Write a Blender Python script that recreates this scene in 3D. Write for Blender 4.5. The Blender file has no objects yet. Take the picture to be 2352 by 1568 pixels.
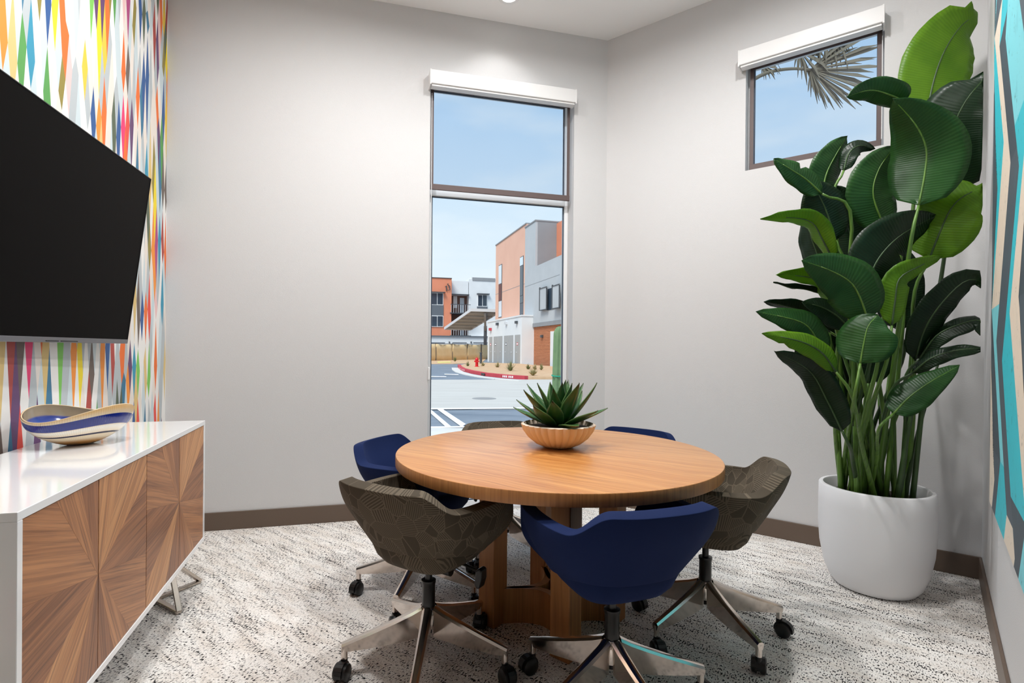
import bpy, bmesh, math, random
import numpy as np
from mathutils import Vector, Matrix

random.seed(7)
SC = bpy.context.scene
COL = SC.collection

# ------------------------------------------------------------------ camera model (photo frame 2352 x 1568)
FPX, CX, CY = 1202.9113, 1125.8381, 803.7756
PITCH, ROLL, CAMH = math.radians(-.15), math.radians(.47), 1.1795
cp_, sp_, cr_, sr_ = math.cos(PITCH), math.sin(PITCH), math.cos(ROLL), math.sin(ROLL)
_R0 = np.array([1, 0, 0.]); _U0 = np.array([0, -sp_, cp_]); DV = np.array([0, cp_, sp_])
RV = cr_ * _R0 + sr_ * _U0
UV = cr_ * _U0 - sr_ * _R0
OV = np.array([0, 0, CAMH])
def ray(x, y): return DV + RV * (x - CX) / FPX - UV * (y - CY) / FPX
def onz(x, y, z): d = ray(x, y); return OV + d * (z - CAMH) / d[2]
def onp(x, y, p, n):
    d = ray(x, y); n = np.array(n, float); return OV + d * np.dot(np.array(p, float) - OV, n) / np.dot(d, n)
def atY(x, y, Y): d = ray(x, y); return OV + d * Y / d[1]

cam_data = bpy.data.cameras.new('camera')
cam = bpy.data.objects.new('camera', cam_data); COL.objects.link(cam)
cam_data.sensor_width = 36; cam_data.sensor_fit = 'HORIZONTAL'
cam_data.lens = FPX / 2352 * 36
cam_data.shift_x = (1176 - CX) / 2352
cam_data.shift_y = (CY - 784) / 2352
cam_data.clip_start = .02; cam_data.clip_end = 500
m = Matrix.Identity(4)
for i in range(3):
    m[i][0] = RV[i]; m[i][1] = UV[i]; m[i][2] = -DV[i]; m[i][3] = OV[i]
cam.matrix_world = m
SC.camera = cam

# ------------------------------------------------------------------ colour management
vs = SC.view_settings
SC.display_settings.display_device = 'sRGB'
vs.view_transform = 'Standard'
try: vs.look = 'None'
except Exception: pass
vs.exposure = 0.0; vs.gamma = 1.0; vs.use_curve_mapping = False
try:
    SC.cycles.use_denoising = True
    SC.cycles.max_bounces = 7; SC.cycles.diffuse_bounces = 4; SC.cycles.glossy_bounces = 3
    SC.cycles.transparent_max_bounces = 16
    SC.cycles.sample_clamp_indirect = 6; SC.cycles.adaptive_threshold = .015
    SC.cycles.caustics_reflective = False; SC.cycles.caustics_refractive = False
except Exception: pass

def lin(r, g=None, b=None):
    if g is None: r, g, b = r
    f = lambda c: (c / 255 / 12.92) if c / 255 <= .04045 else ((c / 255 + .055) / 1.055) ** 2.4
    return (f(r), f(g), f(b))

# ------------------------------------------------------------------ world: hazy blue sky with thin cloud
W = bpy.data.worlds.new('sky'); SC.world = W; W.use_nodes = True
nt = W.node_tree; N = nt.nodes; L = nt.links; N.clear()
out = N.new('ShaderNodeOutputWorld'); bg = N.new('ShaderNodeBackground')
tc = N.new('ShaderNodeTexCoord'); sep = N.new('ShaderNodeSeparateXYZ'); ramp = N.new('ShaderNodeValToRGB')
L.new(tc.outputs['Generated'], sep.inputs[0]); L.new(sep.outputs['Z'], ramp.inputs[0])
e = ramp.color_ramp.elements
e[0].position = 0.0; e[0].color = (*lin(242, 247, 251), 1)
e[1].position = 1.0; e[1].color = (*lin(120, 170, 226), 1)
q = e.new(.12); q.color = (*lin(232, 242, 251), 1)
q = e.new(.3); q.color = (*lin(206, 227, 248), 1)
q = e.new(.55); q.color = (*lin(168, 206, 243), 1)
mp = N.new('ShaderNodeMapping'); mp.inputs['Scale'].default_value = (1.6, 1.6, 6)
no = N.new('ShaderNodeTexNoise'); no.inputs['Scale'].default_value = 2.2; no.inputs['Detail'].default_value = 6
cr = N.new('ShaderNodeValToRGB'); cr.color_ramp.elements[0].position = .48; cr.color_ramp.elements[1].position = .78
mx = N.new('ShaderNodeMix'); mx.data_type = 'RGBA'; mx.inputs[7].default_value = (*lin(244, 248, 252), 1)
ml = N.new('ShaderNodeMath'); ml.operation = 'MULTIPLY'; ml.inputs[1].default_value = .65
L.new(tc.outputs['Generated'], mp.inputs[0]); L.new(mp.outputs[0], no.inputs['Vector']); L.new(no.outputs['Fac'], cr.inputs[0])
L.new(cr.outputs[0], ml.inputs[0]); L.new(ml.outputs[0], mx.inputs[0]); L.new(ramp.outputs[0], mx.inputs[6])
L.new(mx.outputs[2], bg.inputs[0]); bg.inputs[1].default_value = 1.08
L.new(bg.outputs[0], out.inputs[0])

# sun: high, behind the building the room stands in, so no sunbeam enters the two windows
sun_d = bpy.data.lights.new('sun', 'SUN'); sun_d.energy = 3.6; sun_d.angle = math.radians(25); sun_d.color = (1, .95, .88)
sun = bpy.data.objects.new('sun', sun_d); COL.objects.link(sun)
sun.rotation_euler = Vector((.35, .62, -.95)).to_track_quat('-Z', 'Y').to_euler()
sun.location = (0, 0, 30)

# ------------------------------------------------------------------ mesh helpers
class MB:
    def __init__(s): s.v = []; s.f = []; s.uv = {}
    def add(s, vs_, fs):
        o = len(s.v); s.v += [tuple(float(c) for c in p) for p in vs_]; s.f += [tuple(i + o for i in f) for f in fs]; return o
    def box(s, x0, x1, y0, y1, z0, z1):
        return s.add([(x0, y0, z0), (x1, y0, z0), (x1, y1, z0), (x0, y1, z0), (x0, y0, z1), (x1, y0, z1), (x1, y1, z1), (x0, y1, z1)],
                     [(0, 3, 2, 1), (4, 5, 6, 7), (0, 1, 5, 4), (1, 2, 6, 5), (2, 3, 7, 6), (3, 0, 4, 7)])
    def obox(s, c, ax, ay, az):   # oriented box: centre + three half-axis vectors
        c, ax, ay, az = (np.array(k, float) for k in (c, ax, ay, az))
        P = [c + i * ax + j * ay + k * az for k in (-1, 1) for (i, j) in ((-1, -1), (1, -1), (1, 1), (-1, 1))]
        return s.add(P, [(0, 3, 2, 1), (4, 5, 6, 7), (0, 1, 5, 4), (1, 2, 6, 5), (2, 3, 7, 6), (3, 0, 4, 7)])
    def bar(s, a, b, w, h=None, up=(0, 0, 1)):
        a, b = np.array(a, float), np.array(b, float); d = b - a; Lg = np.linalg.norm(d); d /= Lg
        up = np.array(up, float)
        if abs(d @ up) > .95: up = np.array([0, 1., 0])
        sx = np.cross(d, up); sx /= np.linalg.norm(sx); u = np.cross(sx, d)
        return s.obox((a + b) / 2, sx * w / 2, d * Lg / 2, u * (h or w) / 2)
    def prism(s, pts, z0, z1):   # polygon in xy
        n = len(pts); P = [(x, y, z0) for x, y in pts] + [(x, y, z1) for x, y in pts]
        F = [tuple(range(n - 1, -1, -1)), tuple(range(n, 2 * n))] + [(i, (i + 1) % n, n + (i + 1) % n, n + i) for i in range(n)]
        return s.add(P, F)
    def poly(s, pts): return s.add(pts, [tuple(range(len(pts)))])
    def slab(s, pts, off):       # 3D polygon thickened by vector off
        n = len(pts); off = np.array(off, float)
        P = [np.array(p, float) for p in pts]; P = P + [p + off for p in P]
        return s.add(P, [tuple(range(n)), tuple(range(2 * n - 1, n - 1, -1))] + [(i, n + i, n + (i + 1) % n, (i + 1) % n) for i in range(n)])
    def lathe(s, prof, n=48, c=(0, 0, 0), sx=1, sy=1, a0=0):
        o = len(s.v); k = len(prof)
        for (r, z) in prof:
            for i in range(n):
                t = a0 + 2 * math.pi * i / n
                s.v.append((c[0] + r * math.cos(t) * sx, c[1] + r * math.sin(t) * sy, c[2] + z))
        for j in range(k - 1):
            for i in range(n):
                a = o + j * n + i; b = o + j * n + (i + 1) % n
                s.f.append((a, b, b + n, a + n))
        if prof[0][0] > 1e-6: s.f.append(tuple(o + i for i in range(n - 1, -1, -1)))
        if prof[-1][0] > 1e-6: s.f.append(tuple(o + (k - 1) * n + i for i in range(n)))
        return o
    def tube(s, pts, rad, n=10, caps=True):
        pts = [np.array(p, float) for p in pts]; k = len(pts)
        rad = rad if hasattr(rad, '__len__') else [rad] * k
        o = len(s.v); prev = None
        for i, p in enumerate(pts):
            d = pts[min(i + 1, k - 1)] - pts[max(i - 1, 0)]; d = d / (np.linalg.norm(d) + 1e-12)
            if prev is None:
                u = np.array([0, 0, 1.]) if abs(d[2]) < .9 else np.array([1., 0, 0])
            else: u = prev
            u = u - d * (u @ d); u /= np.linalg.norm(u); prev = u; w = np.cross(d, u)
            for j in range(n):
                t = 2 * math.pi * j / n
                s.v.append(tuple(p + rad[i] * (math.cos(t) * u + math.sin(t) * w)))
        for i in range(k - 1):
            for j in range(n):
                a = o + i * n + j; b = o + i * n + (j + 1) % n
                s.f.append((a, b, b + n, a + n))
        if caps:
            s.f.append(tuple(o + j for j in range(n - 1, -1, -1))); s.f.append(tuple(o + (k - 1) * n + j for j in range(n)))
        return o
    def cyl(s, a, b, r, n=20, r2=None): return s.tube([a, b], [r, r if r2 is None else r2], n)
    def grid(s, P):              # P[i][j] rows
        o = len(s.v); h = len(P); w = len(P[0])
        for r in P:
            for p in r: s.v.append(tuple(float(c) for c in p))
        for i in range(h - 1):
            for j in range(w - 1): s.f.append((o + i * w + j, o + i * w + j + 1, o + (i + 1) * w + j + 1, o + (i + 1) * w + j))
        return o
    def build(s, name, mat=None, parent=None, smooth=False, bevel=0, seg=2, uvs=None, org=None):
        me = bpy.data.meshes.new(name)
        V = s.v
        if org is None and parent is not None and parent.get('_w'): org = parent.location
        if org is not None: V = [(x - org[0], y - org[1], z - org[2]) for x, y, z in V]
        me.from_pydata(V, [], s.f)
        if uvs is not None:
            ul = me.uv_layers.new(name='UVMap')
            for lp in me.loops: ul.data[lp.index].uv = uvs[lp.vertex_index]
        me.update()
        if mat: me.materials.append(mat)
        if smooth:
            me.polygons.foreach_set('use_smooth', [True] * len(me.polygons))
            if smooth != 'all':
                try: me.set_sharp_from_angle(angle=math.radians(smooth if isinstance(smooth, (int, float)) and smooth > 1 else 38))
                except Exception: pass
        o = bpy.data.objects.new(name, me); COL.objects.link(o)
        if parent is not None: o.parent = parent
        if org is not None and parent is None: o.location = org
        if bevel:
            b = o.modifiers.new('bevel', 'BEVEL'); b.width = bevel; b.segments = seg; b.limit_method = 'ANGLE'
            b.angle_limit = math.radians(40)
        return o

def fixn(o):
    bm = bmesh.new(); bm.from_mesh(o.data); bmesh.ops.recalc_face_normals(bm, faces=bm.faces); bm.to_mesh(o.data); bm.free(); return o

def tag(o, label=None, cat=None, group=None, kind=None):
    if label: o['label'] = label
    if cat: o['category'] = cat
    if group: o['group'] = group
    if kind: o['kind'] = kind
    return o
def thing(name, label, cat, loc=(0, 0, 0), rz=0, group=None, world=True):
    o = bpy.data.objects.new(name, None); COL.objects.link(o); o.location = loc; o.rotation_euler = (0, 0, rz)
    o.empty_display_size = .1
    if world: o['_w'] = 1
    return tag(o, label, cat, group)
def copy_tree(o, parent=None):
    c = o.copy(); COL.objects.link(c)
    if parent is not None: c.parent = parent
    for ch in list(o.children): copy_tree(ch, c)
    return c

# ------------------------------------------------------------------ materials
def mat(name, col=(.8, .8, .8), rough=.5, metal=0, spec=.5, coat=0, trans=0, sheen=0, bump=None):
    m = bpy.data.materials.new(name); m.use_nodes = True
    b = m.node_tree.nodes['Principled BSDF']
    b.inputs['Base Color'].default_value = (*col, 1); b.inputs['Roughness'].default_value = rough
    b.inputs['Metallic'].default_value = metal; b.inputs['Specular IOR Level'].default_value = spec
    b.inputs['Coat Weight'].default_value = coat; b.inputs['Coat Roughness'].default_value = .08
    b.inputs['Transmission Weight'].default_value = trans
    b.inputs['Sheen Weight'].default_value = sheen
    if bump:
        sc_, st = bump; nt = m.node_tree
        t = nt.nodes.new('ShaderNodeTexCoord'); n = nt.nodes.new('ShaderNodeTexNoise'); n.inputs['Scale'].default_value = sc_
        n.inputs['Detail'].default_value = 4
        bp = nt.nodes.new('ShaderNodeBump'); bp.inputs['Strength'].default_value = st; bp.inputs['Distance'].default_value = .01
        nt.links.new(t.outputs['Object'], n.inputs['Vector']); nt.links.new(n.outputs['Fac'], bp.inputs['Height'])
        nt.links.new(bp.outputs[0], b.inputs['Normal'])
    return m
class NT:
    """small node-building shorthand"""
    def __init__(s, m): s.m = m; s.nt = m.node_tree; s.b = s.nt.nodes['Principled BSDF']
    def n(s, t, **kw):
        k = s.nt.nodes.new(t)
        for a, v in kw.items(): setattr(k, a, v)
        return k
    def put(s, sock, v):
        if hasattr(v, 'is_output') or isinstance(v, bpy.types.NodeSocket): s.nt.links.new(v, sock)
        else: sock.default_value = v
    def math(s, op, a, b=0., c=None):
        k = s.n('ShaderNodeMath', operation=op); s.put(k.inputs[0], a); s.put(k.inputs[1], b)
        if c is not None: s.put(k.inputs[2], c)
        return k.outputs[0]
    def mix(s, f, a, b):
        k = s.n('ShaderNodeMix', data_type='RGBA'); s.put(k.inputs[0], f)
        s.put(k.inputs[6], a if not isinstance(a, tuple) else (*a[:3], 1)); s.put(k.inputs[7], b if not isinstance(b, tuple) else (*b[:3], 1))
        return k.outputs[2]
    def noise(s, vec, scale, detail=2, rough=.5, dist=0):
        k = s.n('ShaderNodeTexNoise'); s.put(k.inputs['Vector'], vec); k.inputs['Scale'].default_value = scale
        k.inputs['Detail'].default_value = detail; k.inputs['Roughness'].default_value = rough; k.inputs['Distortion'].default_value = dist
        return k.outputs['Fac']
    def ramp(s, f, stops):
        k = s.n('ShaderNodeValToRGB'); s.put(k.inputs[0], f); e = k.color_ramp.elements
        e[0].position, e[0].color = stops[0][0], (*stops[0][1], 1); e[1].position, e[1].color = stops[-1][0], (*stops[-1][1], 1)
        for p, c in stops[1:-1]: q = e.new(p); q.color = (*c, 1)
        return k.outputs[0]
    def coord(s, which='Object'): return s.n('ShaderNodeTexCoord').outputs[which]
    def mapping(s, vec, scale=(1, 1, 1), rot=(0, 0, 0), loc=(0, 0, 0)):
        k = s.n('ShaderNodeMapping'); s.put(k.inputs[0], vec); k.inputs['Scale'].default_value = scale
        k.inputs['Rotation'].default_value = rot; k.inputs['Location'].default_value = loc
        return k.outputs[0]
    def bump(s, h, strength=.3, dist=.002):
        k = s.n('ShaderNodeBump'); s.put(k.inputs['Height'], h); k.inputs['Strength'].default_value = strength; k.inputs['Distance'].default_value = dist
        s.nt.links.new(k.outputs[0], s.b.inputs['Normal'])
    def base(s, c): s.put(s.b.inputs['Base Color'], c)

M = {}
M['wall'] = mat('wall_paint', lin(210, 209, 209), .62, bump=(260, .12))
M['fill_cut'] = mat('fill_cut_charcoal', lin(52, 51, 51), .7)  # for unseen walls behind the camera, made dark to cut fill light
M['ceil'] = mat('ceiling_paint', lin(252, 252, 252), .7)
M['base'] = mat('baseboard_vinyl', lin(100, 84, 72), .45)
M['white'] = mat('white_frame', lin(236, 237, 238), .35)
M['lacquer'] = mat('white_lacquer', lin(250, 250, 250), .12, coat=.6)
M['ceramic'] = mat('white_pot', lin(236, 236, 238), .42)
M['black'] = mat('black_plastic', lin(16, 16, 18), .35)
M['blackm'] = mat('black_satin', lin(22, 22, 23), .28)
M['chrome'] = mat('polished_aluminium', lin(226, 216, 208), .13, metal=1)
M['steel'] = mat('brushed_steel', lin(190, 180, 170), .25, metal=1)
M['screen'] = mat('tv_screen', lin(8, 6, 5), .5, spec=.05)
M['bezel'] = mat('tv_bezel', lin(130, 130, 134), .3, metal=.8)
M['soil'] = mat('soil', lin(52, 38, 28), .95, bump=(60, .8))
M['hem'] = mat('bronze_hem', lin(92, 76, 74), .5)
M['emit'] = None

def m_glass():
    m = bpy.data.materials.new('window_glass'); m.use_nodes = True; nt = m.node_tree; nt.nodes.clear()
    o = nt.nodes.new('ShaderNodeOutputMaterial'); mx = nt.nodes.new('ShaderNodeMixShader')
    t = nt.nodes.new('ShaderNodeBsdfTransparent'); t.inputs[0].default_value = (.97, .99, .985, 1)
    g = nt.nodes.new('ShaderNodeBsdfGlossy'); g.inputs['Roughness'].default_value = .25
    fr = nt.nodes.new('ShaderNodeFresnel'); fr.inputs[0].default_value = 1.05
    nt.links.new(fr.outputs[0], mx.inputs[0]); nt.links.new(t.outputs[0], mx.inputs[1]); nt.links.new(g.outputs[0], mx.inputs[2])
    nt.links.new(mx.outputs[0], o.inputs[0]); return m
M['glass'] = m_glass()
def m_mesh():
    m = bpy.data.materials.new('solar_mesh_fabric'); m.use_nodes = True; nt = m.node_tree; nt.nodes.clear()
    o = nt.nodes.new('ShaderNodeOutputMaterial'); mx = nt.nodes.new('ShaderNodeMixShader'); mx.inputs[0].default_value = .07
    t = nt.nodes.new('ShaderNodeBsdfTransparent'); t.inputs[0].default_value = (.94, .97, 1, 1)
    d = nt.nodes.new('ShaderNodeBsdfDiffuse'); d.inputs[0].default_value = (*lin(120, 112, 110), 1)
    nt.links.new(t.outputs[0], mx.inputs[1]); nt.links.new(d.outputs[0], mx.inputs[2]); nt.links.new(mx.outputs[0], o.inputs[0]); return m
M['mesh'] = m_mesh()

def m_carpet():
    m = mat('loop_carpet', rough=.95, spec=.1); t = NT(m)
    a = math.atan2(-.6187, .7855)
    v = t.mapping(t.coord('Object'), rot=(0, 0, -a))          # x along rows, y across rows
    fl = t.noise(t.mapping(v, (185, 80, 1)), 1, 1, .5)        # short yarn flecks
    cl = t.noise(t.mapping(v, (3.4, 24, 1)), 1, 4, .7)         # rows where dark flecks gather
    big = t.noise(t.mapping(v, (1.3, 3.5, 1), loc=(4, 2, 0)), 1, 2)
    th = t.math('ADD', .578, t.math('MULTIPLY', t.math('SUBTRACT', .5, cl), .62))
    th = t.math('ADD', th, t.math('MULTIPLY', t.math('SUBTRACT', .5, big), .10))
    dk = t.math('MULTIPLY', t.math('SUBTRACT', fl, th), 16); dk = t.n('ShaderNodeClamp').outputs[0] if False else t.math('MINIMUM', t.math('MAXIMUM', dk, 0), 1)
    tan = t.noise(t.mapping(v, (5, 13, 1), loc=(9, 5, 0)), 1, 5, .7)
    yarn = t.noise(t.mapping(v, (170, 120, 1), loc=(3, 1, 0)), 1, 2)
    c = t.mix(t.ramp(tan, [(.42, (0, 0, 0)), (.75, (1, 1, 1))]), lin(250, 246, 241), lin(226, 215, 204))
    c = t.mix(t.math('MULTIPLY', t.ramp(yarn, [(.36, (1, 1, 1)), (.52, (0, 0, 0))]), .36), c, lin(150, 142, 136))
    c = t.mix(t.math('MULTIPLY', dk, .97), c, lin(26, 25, 29))
    t.base(c); t.bump(t.math('ADD', fl, yarn), .6, .006)
    return m
M['carpet'] = m_carpet()

def m_wood(name, c1, c2, c3, scale=1, rough=.35, coat=0, axis='UV', gloss=None):
    m = mat(name, rough=rough, coat=coat); t = NT(m); v = t.coord(axis)
    v = t.mapping(v, (scale, scale, scale))
    n1 = t.noise(t.mapping(v, (1.2, 34, 34)), 1, 5, .6, .4)
    n2 = t.noise(t.mapping(v, (2, 120, 120)), 1, 3, .65)
    n3 = t.noise(t.mapping(v, (.7, 5, 5), loc=(3, 7, 1)), 1, 2, .5, 1.2)
    c = t.mix(t.ramp(n1, [(.32, (0, 0, 0)), (.68, (1, 1, 1))]), c1, c2)
    c = t.mix(t.math('MULTIPLY', t.ramp(n2, [(.45, (0, 0, 0)), (.68, (1, 1, 1))]), .75), c, c3)
    c = t.mix(t.math('MULTIPLY', t.ramp(n3, [(.4, (0, 0, 0)), (.7, (1, 1, 1))]), .3), c, c1)
    t.base(c); t.bump(n2, .12, .001); return m
M['walnut'] = m_wood('walnut_veneer', lin(206, 144, 96), lin(160, 104, 66), lin(100, 62, 44), 1, .4)
M['walnut_light'] = m_wood('walnut_veneer_light', lin(226, 166, 112), lin(188, 126, 78), lin(130, 82, 54), 1, .4)
M['walnut_dark'] = m_wood('walnut_veneer_dark', lin(186, 126, 84), lin(138, 88, 58), lin(86, 54, 40), 1, .4)
M['oak_side'] = m_wood('oak_edge', lin(190, 132, 76), lin(168, 110, 60), lin(140, 90, 50), 1, .42, axis='UV')
def m_oak_top():
    m = mat('oak_table_top', rough=.36, spec=.4, coat=.55); t = NT(m); t.b.inputs['Coat Roughness'].default_value = .26
    v = t.mapping(t.coord('Object'), rot=(0, 0, .62))
    warp = t.noise(t.mapping(v, (1.6, 3.4, 1)), 1, 2, .5)
    vv = t.n('ShaderNodeVectorMath', operation='ADD'); t.put(vv.inputs[0], v)
    cx = t.n('ShaderNodeCombineXYZ'); t.put(cx.inputs[1], t.math('MULTIPLY', warp, .16)); t.put(vv.inputs[1], cx.outputs[0])
    n1 = t.noise(t.mapping(vv.outputs[0], (1.1, 34, 1)), 1, 4, .6, .3)
    n2 = t.noise(t.mapping(vv.outputs[0], (4, 150, 1)), 1, 3, .6)
    sx = t.n('ShaderNodeSeparateXYZ'); t.put(sx.inputs[0], v)
    c = t.mix(t.ramp(n1, [(.35, (0, 0, 0)), (.66, (1, 1, 1))]), lin(212, 150, 84), lin(190, 124, 62))
    c = t.mix(t.math('MULTIPLY', t.ramp(n2, [(.5, (0, 0, 0)), (.72, (1, 1, 1))]), .7), c, lin(146, 88, 42))
    t.base(c); t.bump(n2, .1, .001); return m
M['oak_top'] = m_oak_top()

def m_fabric(name, col, col2=None, hatch=False, sheen=.3):
    m = mat(name, col, .85, spec=.2, sheen=sheen); t = NT(m); uv = t.coord('UV')
    m.node_tree.nodes['Principled BSDF'].inputs['Sheen Tint'].default_value = (*[min(1, c * 3 + .05) for c in col], 1)
    w = t.noise(t.mapping(uv, (700, 700, 700)), 1, 1)
    if hatch:
        vo = t.n('ShaderNodeTexVoronoi'); t.put(vo.inputs['Vector'], uv); vo.inputs['Scale'].default_value = 17
        sp = t.n('ShaderNodeSeparateColor'); t.put(sp.inputs[0], vo.outputs['Color'])
        ang = t.math('MULTIPLY', t.math('FLOOR', t.math('MULTIPLY', sp.outputs[0], 3.99)), .785)
        sx = t.n('ShaderNodeSeparateXYZ'); t.put(sx.inputs[0], uv)
        d = t.math('ADD', t.math('MULTIPLY', sx.outputs[0], t.math('COSINE', ang)), t.math('MULTIPLY', sx.outputs[1], t.math('SINE', ang)))
        s = t.math('SINE', t.math('MULTIPLY', d, 900))
        s = t.ramp(t.math('ADD', t.math('MULTIPLY', s, .5), .5), [(.45, (0, 0, 0)), (.7, (1, 1, 1))])
        plain = t.math('GREATER_THAN', sp.outputs[1], .28)
        ed = t.n('ShaderNodeTexVoronoi', feature='DISTANCE_TO_EDGE'); t.put(ed.inputs['Vector'], uv); ed.inputs['Scale'].default_value = 17
        line = t.math('LESS_THAN', ed.outputs['Distance'], .025)
        f = t.math('MAXIMUM', t.math('MULTIPLY', t.math('MULTIPLY', s, plain), .8), t.math('MULTIPLY', line, .7))
        t.base(t.mix(f, col, col2)); t.bump(t.math('ADD', f, t.math('MULTIPLY', w, .4)), .35, .001)
    else:
        t.base(t.mix(t.math('MULTIPLY', w, .3), col, tuple(c * .6 for c in col))); t.bump(w, .3, .001)
    return m
M['navy'] = m_fabric('navy_wool', lin(15, 33, 76), sheen=.2)
M['taupe'] = m_fabric('taupe_hatched_fabric', lin(74, 66, 55), lin(112, 101, 86), True, .1)

# ------------------------------------------------------------------ room frame: A = window wall, W = wallpaper wall (square to each other)
E2 = np.array([math.sin(math.radians(-14.6)), math.cos(math.radians(-14.6)), 0])   # along the wallpaper wall, away from the camera
E1 = np.array([E2[1], -E2[0], 0])                                                  # along the window wall, to the right
def TS(t, s, z): return E1 * t + E2 * s + np.array([0, 0, z])
def px_t(x, y, t): P = onp(x, y, E1 * t, E1); return P @ E2, P[2]
def px_s(x, y, s): P = onp(x, y, E2 * s, E2); return P @ E1, P[2]
SA, TW = 3.695, -1.143          # window wall plane, wallpaper wall plane
CH = 3.565                      # ceiling height
cAB = np.array([.889, 4.049, 0]); cBC = np.array([2.57, 2.725, 0])
DB = (cBC - cAB) / np.linalg.norm(cBC - cAB); LB = np.linalg.norm(cBC - cAB)
NBo = np.array([-DB[1], DB[0], 0])                                                 # outwards from wall B
aC = math.radians(40.3); DC = -np.array([math.sin(aC), math.cos(aC), 0])           # along wall C towards the camera side
NCi = np.array([DC[1], -DC[0], 0]);
if NCi @ (np.array([0, 0, 0]) - cBC) < 0: NCi = -NCi
LC = 2.12
cC2 = cBC + DC * LC
TAB = cAB @ E1
def tsbox(mb, t0, t1, s0, s1, z0, z1):
    c = TS((t0 + t1) / 2, (s0 + s1) / 2, (z0 + z1) / 2)
    return mb.obox(c, E1 * (t1 - t0) / 2, E2 * (s1 - s0) / 2, np.array([0, 0, (z1 - z0) / 2]))
def lbox(mb, o, d, n, q0, q1, n0, n1, z0, z1):      # box along direction d, normal n
    c = np.array(o) + d * (q0 + q1) / 2 + n * (n0 + n1) / 2; c = np.array([c[0], c[1], (z0 + z1) / 2])
    return mb.obox(c, d * (q1 - q0) / 2, n * (n1 - n0) / 2, np.array([0, 0, (z1 - z0) / 2]))

SBACK = -2.2
# the entry side of the room behind the camera
pW0 = TS(TW, SBACK, 0); pR = cC2 - NCi * 1.5; 
kR = (pR @ E1)
mb = MB(); mb.prism([tuple(TS(TW - .2, SBACK - .2, 0)[:2]), tuple((TS(3.4, SBACK - .2, 0))[:2]), tuple((cBC + np.array([.5, -.2, 0]))[:2]), tuple((cBC + NBo * .16)[:2]), tuple((cAB + NBo * .16 + E2 * .05)[:2]), tuple(TS(TW - .2, SA + .16, 0)[:2])], -.12, 0)
tag(mb.build('floor', M['carpet']), kind='structure')
mb = MB(); mb.prism([tuple(TS(TW - .2, SBACK - .2, 0)[:2]), tuple((TS(3.4, SBACK - .2, 0))[:2]), tuple((cBC + np.array([.6, -.2, 0]))[:2]), tuple((cBC + NBo * .3)[:2]), tuple((cAB + NBo * .3 + E2 * .05)[:2]), tuple(TS(TW - .2, SA + .3, 0)[:2])], CH, CH + .15)
tag(mb.build('ceiling', M['ceil']), kind='structure')

# wall A with the tall window opening
T0, T1, ZB1, ZT1 = .509, 1.607, .02, 3.09
WT = .2
mb = MB()
tsbox(mb, TW - .2, T0, SA, SA + WT, 0, CH); tsbox(mb, T1, TAB + .02, SA, SA + WT, 0, CH)
tsbox(mb, T0, T1, SA, SA + WT, ZT1, CH); tsbox(mb, T0, T1, SA, SA + WT, -.1, ZB1)
tag(mb.build('wall_back', M['wall']), kind='structure')
# wall B with the high window
Q0, Q1, ZB2, ZT2 = .985, 1.712, 2.36, 3.09
mb = MB()
for q0, q1, z0, z1 in ((-.05, Q0, 0, CH), (Q1, LB + .25, 0, CH), (Q0, Q1, 0, ZB2), (Q0, Q1, ZT2, CH)):
    lbox(mb, cAB, DB, NBo, q0, q1, 0, WT, z0, z1)
tag(mb.build('wall_angled', M['wall']), kind='structure')
mb = MB(); lbox(mb, cBC, DC, -NCi, -.25, LC, 0, .15, 0, CH); tag(mb.build('wall_right', M['wall']), kind='structure')
mb = MB(); lbox(mb, cC2, -NCi, DC, 0, 2.6, 0, .001, 0, CH)
lbox(mb, cC2, -NCi, DC, 0, 2.6, -.15, 0, 0, CH); tag(mb.build('wall_alcove', M['fill_cut']), kind='structure')
mb = MB(); tsbox(mb, TW - .2, 3.4, SBACK - .2, SBACK, 0, CH); tag(mb.build('wall_front', M['fill_cut']), kind='structure')
mb = MB(); tsbox(mb, 3.2, 3.4, SBACK, 2.0, 0, CH); tag(mb.build('wall_entry', M['fill_cut']), kind='structure')

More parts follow.
